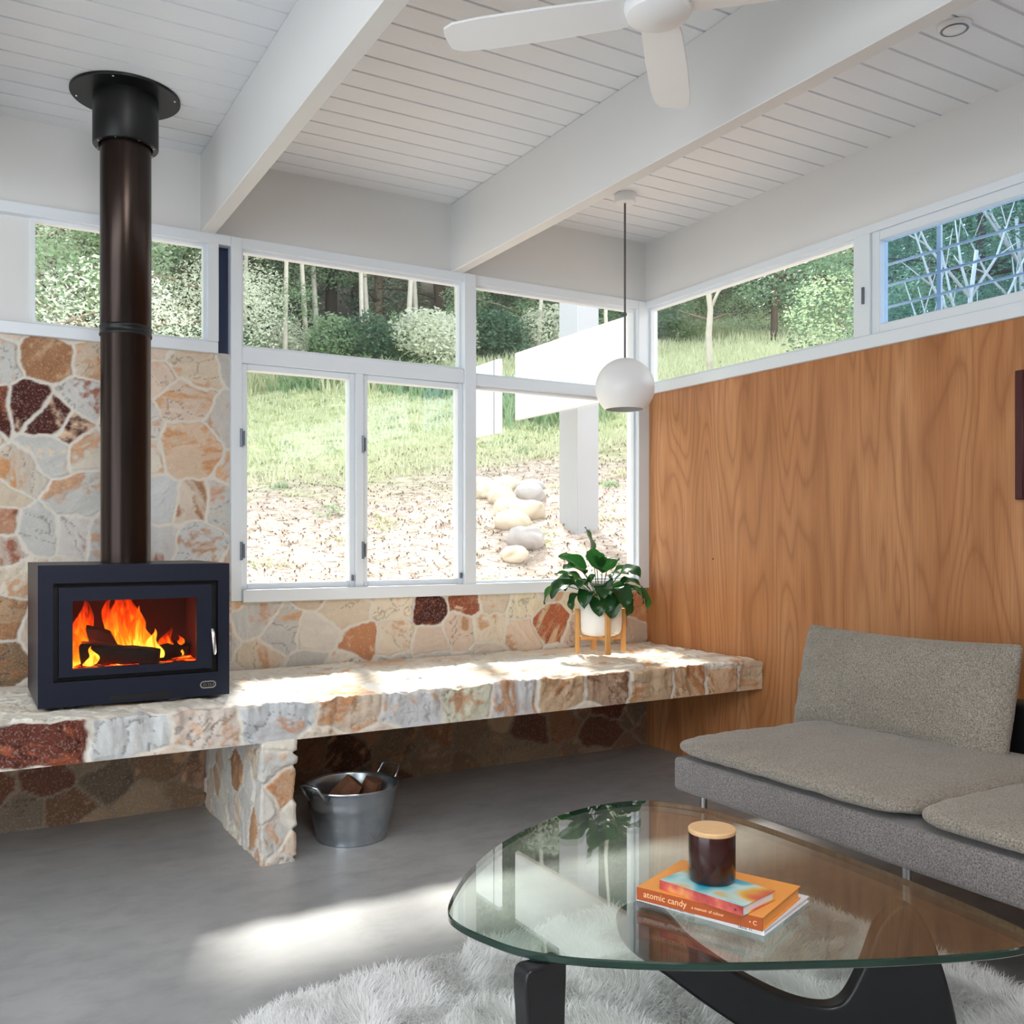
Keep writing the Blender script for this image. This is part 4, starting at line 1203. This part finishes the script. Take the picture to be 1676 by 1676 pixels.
# (across, towards the window, elevation, stalk share, stalk bend, length, width, droop, twist)
spec = [(-1, .1, 1.15, .8, .5, .17, .07, .9, .2), (-.9, -.3, .9, .9, .7, .18, .075, 1.5, -.4), (-.7, .6, 1.0, .9, .6, .16, .07, 1.2, .3), (-1, -.1, .7, 1.2, .7, .17, .06, 1.6, .5),
        (-.5, -.9, .9, .6, .7, .17, .08, 1.9, .1), (.1, -1, .9, .6, .8, .17, .085, 2.0, -.2), (.5, -.9, .95, .7, .8, .18, .085, 1.9, .2), (.9, -.4, .9, .9, .8, .16, .07, 1.7, -.3),
        (1, .1, 1.1, .9, .7, .15, .06, 1.4, .3), (.7, .6, 1.2, .9, .5, .15, .065, 1.1, 0), (.2, .9, 1.35, 1.1, .3, .15, .07, .8, .2), (-.2, -.4, 1.45, 1.25, .2, .15, .075, .9, .1),
        (.15, -.3, 1.40, 1.35, .2, .13, .09, 1.4, -.1), (-.3, .2, 1.5, 1.5, .1, .17, .055, .3, .8), (.4, -.2, 1.2, 1.3, .5, .14, .075, 1.9, .4), (-.6, -.5, 1.15, 1.1, .5, .17, .08, 1.0, -.2),
        (-.8, -.6, .75, .8, .8, .15, .07, 1.9, .2), (-.15, -1, .75, .5, .8, .15, .08, 2.1, .0), (.3, -1, .7, .55, .9, .15, .08, 2.1, .3), (.75, -.75, .7, .7, .9, .16, .075, 2.0, -.1),
        (1, -.2, .75, 1.15, 1.0, .16, .05, 1.8, .5), (-1, .4, .95, 1.1, .7, .16, .06, 1.2, -.5), (-.4, -.7, 1.05, .9, .6, .17, .08, 1.5, .4), (.6, .2, 1.35, 1.2, .4, .13, .07, 1.6, -.3),
        (-.7, -.1, 1.3, 1.0, .4, .18, .08, .8, .6), (0, -.8, 1.1, .8, .7, .16, .085, 2.0, .3), (-.9, -.5, 1.05, .7, .5, .16, .07, 1.5, .2), (.85, -.55, 1.1, .6, .6, .15, .07, 1.9, -.4)]
mv = MB(); ms = MB()
for i, (ax, ay, el, ss, sb, ln_, wd_, dr, tw) in enumerate(spec):
    d = CR * ax + CF * ay
    rt = Vector((PX, PY, z0 + .188)) + d.normalized() * .02
    pts, vs, fs = leaf_mesh(rt, d, (el, ss, sb), ln_ * 1.0, wd_ * 1.4, dr, tw, i)
    ms.tube(pts, .0028, 6); mv.add(vs, fs)
mv.build('foliage', M['houseleaf'], pot, smooth='all')
ms.build('stems', M['stem'], pot, smooth='all')

# ================================================================ PENDANT, FAN, SMOKE ALARM, PICTURE
LX, LY, LZ, LR = 3.115, 4.125, 2.120, .160
pd = thing('pendant_lamp', 'white globe pendant lamp hanging on a grey cord by the window corner', 'lamp', (LX, LY, LZ - LR * .8))
MB().lathe([(.001, ZC - .001), (.056, ZC - .001), (.058, ZC - .006), (.058, ZC - .046), (.054, ZC - .050), (.001, ZC - .050)], (LX, LY, 0), 40, caps=False).build('canopy', M['white_gloss'], pd, smooth=True)
MB().tube([(LX, LY, ZC - .05), (LX, LY, LZ + LR - .002)], .0055, 10).build('cord', M['cord'], pd, smooth=True)
prof = []
for k in range(33):
    a = PI / 2 - (PI / 2 + math.radians(48)) * k / 32
    prof.append((max(.001, LR * math.cos(a)), LZ + LR * math.sin(a)))
zo = prof[-1][1]; ro_ = prof[-1][0]
prof += [(ro_ - .003, zo + .0005)]
for k in range(31, -1, -1):
    a = PI / 2 - (PI / 2 + math.radians(48)) * k / 32
    prof.append((max(.001, (LR - .004) * math.cos(a)), LZ + (LR - .004) * math.sin(a)))
MB().lathe(prof, (LX, LY, 0), 72, caps=False).build('shade', M['white_gloss'], pd, smooth=True, angle=50)
MB().lathe([(.001, LZ - .045), (.03, LZ - .035), (.038, LZ - .01), (.03, LZ + .02), (.016, LZ + .05), (.016, LZ + .15), (.001, LZ + .15)], (LX, LY, 0), 32, caps=False).build('bulb', M['white_gloss'], pd, smooth=True)

FNX, FNY = 1.675, 2.065
fan = thing('ceiling_fan', 'white ceiling fan with flat blades between the two beams', 'fan', (FNX, FNY, 2.72))
MB().lathe([(.001, 2.735), (.06, 2.737), (.088, 2.752), (.098, 2.785), (.098, 2.85), (.085, 2.872), (.02, 2.876), (.02, 3.10), (.07, 3.105), (.075, ZC - .002), (.001, ZC - .002)], (FNX, FNY, 0), 48, caps=False).build('motor', M['white_gloss'], fan, smooth=True)
for k in range(4):
    a = math.radians(134.5 - 88 * k) if k < 2 else math.radians(134.5 - 180 - 88 * (k - 2))
    r_ = Vector((math.cos(a), math.sin(a), 0)); tt = Vector((-r_.y, r_.x, 0))
    tt = (tt * math.cos(.18) + UP * math.sin(.18))
    nn = r_.cross(tt)
    m = MB(); vs = []; fs = []
    prof = [(.085, .055), (.12, .060), (.3, .066), (.5, .066), (.585, .060), (.615, .045), (.622, .02)]
    c0 = Vector((FNX, FNY, 2.775))
    for s, w in prof:
        for sg, hh in ((-1, .004), (1, .004), (1, -.004), (-1, -.004)): vs.append(c0 + r_ * s + tt * (w * sg) + nn * hh)
    for i in range(len(prof) - 1):
        for q in range(4): fs.append((i * 4 + q, i * 4 + (q + 1) % 4, (i + 1) * 4 + (q + 1) % 4, (i + 1) * 4 + q))
    fs += [(3, 2, 1, 0), tuple((len(prof) - 1) * 4 + q for q in range(4))]
    m.add(vs, fs); m.build('blade', M['white_gloss'], fan, bevel=.002, seg=1)

SMX, SMY = 3.128, 2.165
sm = thing('smoke_alarm', 'round white smoke alarm on the ceiling boards above the wood wall', 'smoke alarm', (SMX, SMY, ZC - .02))
MB().lathe([(.001, ZC - .022), (.030, ZC - .022), (.036, ZC - .018), (.052, ZC - .016), (.058, ZC - .008), (.058, ZC - .0005), (.001, ZC - .0005)], (SMX, SMY, 0), 40, caps=False).build('body', M['white_gloss'], sm, smooth=True)
MB().lathe([(.040, ZC - .0185), (.044, ZC - .0195), (.048, ZC - .0175)], (SMX, SMY, 0), 40, caps=False).build('vent_ring', M['hinge'], sm, smooth=True)

pc = thing('framed_picture', 'dark burgundy framed picture on the wood wall at the right edge', 'picture', (XR - .02, 1.95, 1.46))
m = MB(); ring_x(m, 1.60, 2.301, 1.46, 1.986, .035, XR - .035, XR - .002)
m.build('frame', M['burgundy'], pc, bevel=.003, seg=1)
MB().box(XR - .018, XR - .012, 1.635, 2.266, 1.495, 1.951).build('print', M['art'], pc)

# ================================================================ OUTSIDE
def gz(x, y):
    x = np.asarray(x, float); y = np.asarray(y, float)
    s1 = np.logaddexp(0, (y - 6) * 2) / 2; s2 = np.logaddexp(0, (x - 4) * 1.5) / 1.5
    far = np.clip(y - 21, 0, None) * .35
    n = (fbm((x + 50) * .5, (y + 50) * .5, 4, 201) - .5) * .35 + (fbm((x + 50) * 3, (y + 50) * 3, 3, 207) - .5) * .10
    damp = np.clip((y - 5.2) / 2, .0, 1)
    return .80 + .27 * s1 + .2 * s2 + far + n * np.clip(damp + (x > 5) * 1.0, .1, 1)
gx = np.concatenate([np.linspace(-30, -3, 40), np.linspace(-2.9, 16, 220), np.linspace(16.3, 60, 60)])
gy = np.concatenate([np.linspace(YB + .14, 16, 200), np.linspace(16.2, 70, 90)])
U, V = np.meshgrid(gx, gy, indexing='ij')
Zg = gz(U, V)
P = np.stack([U, V, Zg], -1).reshape(-1, 3)
i, j = np.meshgrid(np.arange(len(gx) - 1), np.arange(len(gy) - 1), indexing='ij'); a = (i * len(gy) + j).ravel(); ny_ = len(gy)
struct(quads('hillside', P, np.stack([a, a + ny_, a + ny_ + 1, a + 1], 1), M['ground'], smooth=True))
# the side yard below the right-hand clerestory
gx2 = np.linspace(XR + .12, 60, 130); gy2 = np.linspace(-12, YB + .14, 60)
U, V = np.meshgrid(gx2, gy2, indexing='ij')
Zg = gz(U, np.maximum(V, YB + .14)) 
P = np.stack([U, V, Zg], -1).reshape(-1, 3)
i, j = np.meshgrid(np.arange(129), np.arange(59), indexing='ij'); a = (i * 60 + j).ravel()
struct(quads('side_yard', P, np.stack([a, a + 60, a + 61, a + 1], 1), M['ground'], smooth=True))

# white boards added outside in place of bright reflections in the corner pane
m = MB(); m.box(4.30, 4.34, 5.58, 7.32, 2.365, 2.965)
tag(centre_origin(m.build('reflection_stand_in', M['white'], bevel=.004, seg=1)), 'large white board added in place of a bright reflection in the right window pane', 'panel', 'white boards in place of corner window reflections')
m = MB(); m.box(4.30, 4.34, 7.62, 8.40, 2.20, 2.965)
o = thing('reflection_stand_in', 'smaller white board with a dark joint added in place of a second reflection', 'panel', (4.32, 8.0, 2.0), 'white boards in place of corner window reflections')
MB().box(4.30, 4.34, 7.62, 7.70, 2.28, 2.965).build('board', M['white'], o)
MB().box(4.305, 4.335, 7.70, 7.72, 2.28, 2.965).build('joint', M['hinge'], o)
MB().box(4.30, 4.34, 7.72, 8.45, 2.28, 2.965).build('board', M['white'], o)
# verandah post
struct(MB().box(4.74, 4.97, 6.97, 7.27, .9, 3.9).build('trim_19', M['grey_post'], bevel=.004, seg=1))
struct(MB().box(3.86, 3.93, 4.90, 4.97, .7, ZC).build('trim_20', M['grey_post'], bevel=.004, seg=1))

# rocks piled on the bank
rocks = [(4.85, 9.07, .20, 0, 'pale tan boulder at the top left of the rock pile outside'), (4.79, 8.69, .20, 0, 'cream boulder second from the top of the rock pile outside'),
         (5.10, 8.85, .19, 0, 'cream boulder at the upper right of the rock pile outside'), (4.73, 8.33, .20, 0, 'mossy boulder in the middle of the rock pile outside'),
         (4.56, 7.85, .19, 0, 'rounded tan boulder at the left middle of the rock pile outside'), (4.62, 7.62, .22, 0, 'broad cream boulder at the right middle of the rock pile outside'),
         (4.28, 7.34, .19, 0, 'cream boulder at the bottom of the rock pile outside'), (4.98, 8.22, .19, 1, 'grey boulder at the right edge of the rock pile outside'),
         (5.22, 8.55, .16, 1, 'small grey boulder highest at the right of the rock pile outside'), (4.12, 6.82, .20, 1, 'flat grey boulder below the rock pile near the window'),
         (3.86, 6.60, .14, 0, 'small cream stone nearest the right window sill outside')]
for q, (x, y, r, g_, lab) in enumerate(rocks):
    rg = random.Random(300 + q)
    bm = bmesh.new(); bmesh.ops.create_icosphere(bm, subdivisions=4, radius=1)
    r *= .85
    sx, sy, sz = r * rg.uniform(.9, 1.2), r * rg.uniform(.8, 1.05), r * rg.uniform(.62, .78)
    co = np.array([v.co[:] for v in bm.verts])
    nn = fbm(co[:, 0] * 1.3 + q * 7 + 9, co[:, 1] * 1.3 + co[:, 2] * 1.1 + 9, 3, 400 + q)
    for v, w in zip(bm.verts, nn):
        s = .72 + .56 * w
        v.co = Vector((v.co.x * sx * s, v.co.y * sy * s, v.co.z * sz * s))
    me = bpy.data.meshes.new('boulder'); bm.to_mesh(me); bm.free()
    me.polygons.foreach_set('use_smooth', [True] * len(me.polygons)); me.materials.append(M['rock_grey' if g_ else 'rock'])
    o = bpy.data.objects.new('boulder', me); C.objects.link(o)
    o.location = (x, y, float(gz(x, y)) + sz * .45); o.rotation_euler = (0, 0, rg.uniform(0, 6))
    tag(o, lab, 'rock', 'boulders in the rock pile outside')

# grass on the bank
def blades(name, cx, cy, n, sx, sy, h0, h1, w, mat, label, cat, kind=None, group=None, seed=0, lean=.6):
    r = np.random.RandomState(seed)
    x = cx + np.clip(r.normal(0, sx, n), -2 * sx, 2 * sx) if sx < 3 else cx + r.uniform(-sx, sx, n)
    y = cy + np.clip(r.normal(0, sy, n), -2 * sy, 2 * sy) if sx < 3 else cy + r.uniform(-sy, sy, n)
    y = np.maximum(y, YB + .3)
    z = gz(x, y) - .02
    a = r.uniform(0, 2 * PI, n); h = r.uniform(h0, h1, n); l = r.uniform(.1, lean, n) * h
    dx, dy = np.cos(a), np.sin(a); wx, wy = -dy * w, dx * w
    def p(t, s): return np.stack([x + dx * l * t * t + wx * s, y + dy * l * t * t + wy * s, z + h * t * (1 - .25 * t * lean)], -1)
    V = np.stack([p(0, -1), p(0, 1), p(.55, .8), p(.55, -.8), p(1, .1), p(1, -.1)], 1)
    b = np.arange(n)[:, None] * 6
    o = quads(name, V, np.concatenate([b + np.array([[0, 1, 2, 3]]), b + np.array([[3, 2, 4, 5]])]), mat)
    return tag(o, label, cat, group, kind)
blades('grass', 6.5, 14.5, 60000, 8, 4.6, .05, .14, .012, M['grass'], 'short pale green grass covering the bank outside', 'grass', 'stuff', seed=1)
blades('dry_litter', 4.0, 8.2, 26000, 5, 3.0, .02, .09, .007, M['bark'], 'scattered dry twigs and litter on the bare bank outside', 'litter', 'stuff', seed=2, lean=2.5)
blades('grass', 15.5, 12.0, 40000, 7, 7, .10, .35, .015, M['grass'], 'long pale grass on the slope outside the right clerestory window', 'grass', 'stuff', seed=3)
rw = np.random.RandomState(21)
for q in range(42):
    x = rw.uniform(.8, 7.5); y = rw.uniform(5.9, 11.5)
    blades('weed', x, y, 60, .07, .07, .04, .13, .010, M['grass'] if q % 3 else M['leaf_green'], 'small green weed tuft on the bare bank outside the windows', 'weed', group='weed tufts on the bare bank', seed=700 + q, lean=1.6)
for q, (x, y, n) in enumerate([(7.2, 15.2, 900), (6.4, 16.2, 900), (8.0, 13.2, 1200), (8.9, 12.6, 1200), (7.6, 12.2, 900), (9.6, 13.8, 900), (5.7, 16.8, 800), (4.9, 17.6, 800)]):
    blades('grass_tussock', x, y, n, .45, .4, .25, .65, .014, M['grass'] if q % 2 else M['leaf_green'], 'rough green grass tussock along the top of the bank outside', 'grass tussock', group='grass tussocks on the bank', seed=10 + q, lean=1.1)

# shrubs and trees
def leaf_cloud(r, blobs, n, size, seed):
    """n small leaf quads filling ellipsoid blobs [(x,y,z,rx,ry,rz)]"""
    rg = np.random.RandomState(seed)
    w = np.array([b[3] * b[4] * b[5] for b in blobs]) ** .67; w /= w.sum()
    ib = rg.choice(len(blobs), n, p=w); B = np.array(blobs)[ib]
    d = rg.normal(0, 1, (n, 3)); d /= np.linalg.norm(d, axis=1)[:, None]
    rad = rg.uniform(.45, 1.05, n) ** .6
    c = B[:, :3] + d * rad[:, None] * B[:, 3:6]
    u = rg.normal(0, 1, (n, 3)); u[:, 2] *= .5; u /= np.linalg.norm(u, axis=1)[:, None]
    v = np.cross(u, rg.normal(0, 1, (n, 3))); v /= np.linalg.norm(v, axis=1)[:, None]
    s = size * rg.uniform(.6, 1.4, n)[:, None]
    V = np.stack([c - u * s, c - v * s * .45, c + u * s, c + v * s * .45], 1)
    return V, np.arange(n * 4).reshape(-1, 4)
def tree_proto(seed, h, crown, leafn, size, leafm, barkm, low=.35, rx=1.5):
    rg = random.Random(seed)
    tm = MB()
    pts = [Vector((0, 0, -.4))]
    p = Vector((0, 0, 0)); tops = []
    for k in range(6):
        p = p + Vector((rg.uniform(-.12, .12), rg.uniform(-.12, .12), h / 6)); pts.append(p.copy())
    r0 = .006 * h + .02 if low > .3 else .018 * h + .02
    tm.tube(pts, [r0 * (1 - .8 * i / 6) for i in range(7)], 9)
    blobs = []
    for k in range(crown):
        t = rg.uniform(low, 1.0); base = pts[min(6, 1 + int(t * 5.99))]
        a = rg.uniform(0, 2 * PI); L = rx * rg.uniform(.5, 1.0) * (1.25 - .6 * t)
        e = base + Vector((math.cos(a) * L, math.sin(a) * L, rg.uniform(.1, .6)))
        tm.tube([base, (base + e) / 2 + Vector((0, 0, .1)), e], [r0 * .35, r0 * .2, r0 * .08], 6)
        s = rg.uniform(.55, 1.0) * rx * .55
        blobs.append((e.x, e.y, e.z, s, s, s * .7))
    V, Fq = leaf_cloud(rg, blobs, leafn, size, seed)
    return tm, V, Fq, leafm, barkm
PROTO = [tree_proto(1, 7, 22, 26000, .042, 'leaf_green', 'bark', .12, 2.1), tree_proto(2, 8, 26, 26000, .042, 'leaf_dark', 'bark_dark', .08, 2.1),
         tree_proto(3, 6, 22, 32000, .030, 'leaf_pale', 'bark', .05, 2.0), tree_proto(4, 9, 12, 9000, .045, 'leaf_green', 'bark_white', .4, 1.8)]
made = {}
def plant_tree(kind, x, y, s, rz, label, group):
    z = float(gz(x, y)) - .1
    r = thing('tree', label, 'tree', (x, y, z), group)
    r.rotation_euler.z = rz; r.scale = (s, s, s)
    if kind not in made:
        tm, V, Fq, lm, bk_ = PROTO[kind]
        save = r.location.copy(); r.location = (0, 0, 0)
        a = tm.build('trunk', M[bk_], r, smooth='all'); b = quads('foliage', V, Fq, M[lm], r)
        r.location = save
        made[kind] = (a, b)
    else:
        for q in made[kind]:
            c = q.copy(); C.objects.link(c); c.parent = r
    return r
KL = ['mid green tree in the bush beyond the bank', 'dark green tree in the bush beyond the bank', 'pale silvery green tree in the bush outside the left windows', 'slender pale trunked gum tree in the bush beyond the bank']
KG = ['mid green trees of the bush', 'dark trees of the bush', 'pale trees of the bush', 'gum trees of the bush']
rg = random.Random(77)
# near pale trees seen through the upper left windows
for (kd, x, y, s) in [(2, .4, 12.5, .95), (2, 2.0, 15.5, 1.0), (0, -1.2, 14.5, 1.0), (2, 3.0, 18.5, 1.15), (0, 1.2, 18.5, 1.1), (2, -2.5, 18, 1.2), (1, 3.4, 21.5, 1.0), (0, .2, 22, 1.2),
                      (0, 4.6, 20.5, .85), (2, -.6, 17.0, 1.0),
                      (1, 6.0, 22.0, 1.0), (3, 6.9, 20.3, .95), (1, 7.8, 22.2, 1.0), (0, 8.8, 21.4, .9), (3, 8.4, 19.0, .95), (1, 9.8, 20.5, .95), (1, 11.0, 20.0, .9), (0, 11.2, 18.3, .7),
                      (1, 5.0, 24.5, 1.1), (1, 7.0, 25.5, 1.2), (0, 9.4, 24.5, 1.1), (1, 12.0, 23.5, 1.1), (3, 10.2, 22.5, 1.1), (0, 14.0, 22.5, 1.0), (1, 14.6, 20.5, .8),
                      (1, 17.5, 19.5, .8), (0, 19.5, 20.0, .85), (1, 21.5, 19.0, .85), (0, 23.5, 18.0, .85), (3, 20.5, 17.6, .75), (1, 25.5, 20.0, 1.0), (1, 18.5, 23.5, 1.1), (0, 22.5, 23.0, 1.1), (1, 16.0, 24.0, 1.1),
                      (1, 2.0, 26.0, 1.3), (1, -1.5, 26.0, 1.3), (0, -4.0, 22.5, 1.2), (1, 28.0, 23.0, 1.2),
                      (1, 13.0, 16.6, .6), (0, 14.6, 16.2, .6), (1, 16.0, 15.6, .55), (0, 17.6, 15.0, .6), (1, 19.2, 14.4, .6), (1, 12.0, 18.4, .7), (3, 18.2, 16.2, .7), (1, 15.2, 18.2, .7), (0, 20.5, 15.4, .7),
                      (3, 5.6, 18.6, .8), (3, 6.3, 19.2, .85), (3, 7.4, 18.9, .8), (3, 7.9, 19.8, .85), (3, 9.3, 18.2, .8), (3, 10.0, 19.0, .8), (3, 10.9, 17.6, .75), (3, 5.0, 19.6, .85), (3, 9.0, 19.6, .9), (3, 4.3, 18.9, .8),
                      (1, 4.0, 29, 1.4), (1, 8.5, 29, 1.4), (1, 13, 28, 1.4), (1, 18, 28, 1.4), (1, 0, 30, 1.4), (0, 23, 27, 1.4)]:
    plant_tree(kd, x, y, s, rg.uniform(0, 6), KL[kd], KG[kd])
# shrubs outside the blue clerestory sash
for (kd, x, y, s) in [(1, 9.5, 6.3, .55), (0, 10.5, 7.6, .6), (1, 12.0, 6.6, .7), (1, 11.5, 9.2, .7), (0, 13.5, 8.0, .75), (1, 9.0, 4.8, .55)]:
    plant_tree(kd, x, y, s, rg.uniform(0, 6), 'dense green tree behind the bare branches outside the blue tinted window', 'trees outside the blue tinted window')
# low understorey
for q in range(16):
    x = 3.5 + q * .75 + rg.uniform(-.3, .3); y = 18.8 - .12 * (q * .75) + rg.uniform(-.6, .6)
    rgq = random.Random(500 + q)
    blobs = [(rgq.uniform(-.5, .5), rgq.uniform(-.3, .3), .35 + rgq.uniform(0, .5), .6, .5, .5) for _ in range(5)]
    V, Fq = leaf_cloud(None, blobs, 3500, .045, 500 + q)
    o = quads('shrub', V, Fq, M[('leaf_green', 'leaf_dark', 'leaf_green', 'leaf_pale')[q % 4]])
    o.location = (x, y, float(gz(x, y)) - .05)
    tag(o, 'low leafy shrub along the foot of the trees on the bank', 'shrub', 'understorey shrubs on the bank')
# pale saplings outside the right clerestory
def sapling(x, y, h, r, label, seed, fork=True, nb=0):
    rg = random.Random(seed)
    z = float(gz(x, y)) - .1
    t = thing('sapling', label, 'sapling', (x, y, z))
    m = MB()
    p = [Vector((x, y, z))]
    for k in range(6): p.append(p[-1] + Vector((rg.uniform(-.05, .05), rg.uniform(-.04, .04), h / 6)))
    m.tube(p, [r * (1 - .09 * k) for k in range(7)], 8)
    m.build('trunk', M['bark_white'], t, smooth='all')
    m = MB()
    if fork: m.tube([p[3], p[3] + Vector((.12, -.06, .30)), p[3] + Vector((.45, -.2, .75))], [r * .5, r * .42, r * .3], 6)
    for k in range(nb):
        b = p[rg.randint(1, 5)]; a = rg.uniform(-1.4, 1.4); L = rg.uniform(.5, 1.05)
        sd_ = CR * math.sin(a) + CF * rg.uniform(-.3, .3)
        e1 = b + sd_ * L * .45 + UP * L * .5; e2 = e1 + sd_ * L * .35 + UP * L * .75
        m.tube([b, e1, e2], [r * .45, r * .33, r * .12], 6)
        m.tube([e1, e1 + sd_ * L * .4 + UP * L * .2], [r * .25, r * .08], 5); m.tube([(e1 + e2) / 2, (e1 + e2) / 2 - sd_ * L * .2 + UP * L * .5], [r * .2, r * .06], 5)
    if m.v: m.build('branches', M['bark_white'], t, smooth='all')
    return t
sapling(11.75, 13.0, 2.6, .07, 'forked white sapling trunk on the slope outside the right clerestory window', 3)
sapling(10.6, 14.6, 2.4, .05, 'thin white sapling trunk near the corner outside the right clerestory window', 4, fork=False)
sapling(7.3, 4.85, 2.4, .035, 'bare pale branching sapling outside the blue tinted window', 5, True, 16)
sapling(8.3, 5.0, 2.6, .035, 'second bare pale sapling further out from the blue tinted window', 6, True, 16)
# white wire trellis outside the blue tinted window
m = thing('trellis', 'white bar trellis close outside the blue tinted clerestory window', 'trellis', (4.0, 2.6, 2.2))
for zz in (2.43, 2.535, 2.637):
    MB().box(3.905, 3.915, 1.3, 3.25, zz - .005, zz + .005).build('rail', M['white'], m)
for yy in (2.79, 1.6):
    MB().box(3.915, 3.928, yy - .011, yy + .011, 2.10, 3.168).build('upright', M['white'], m)
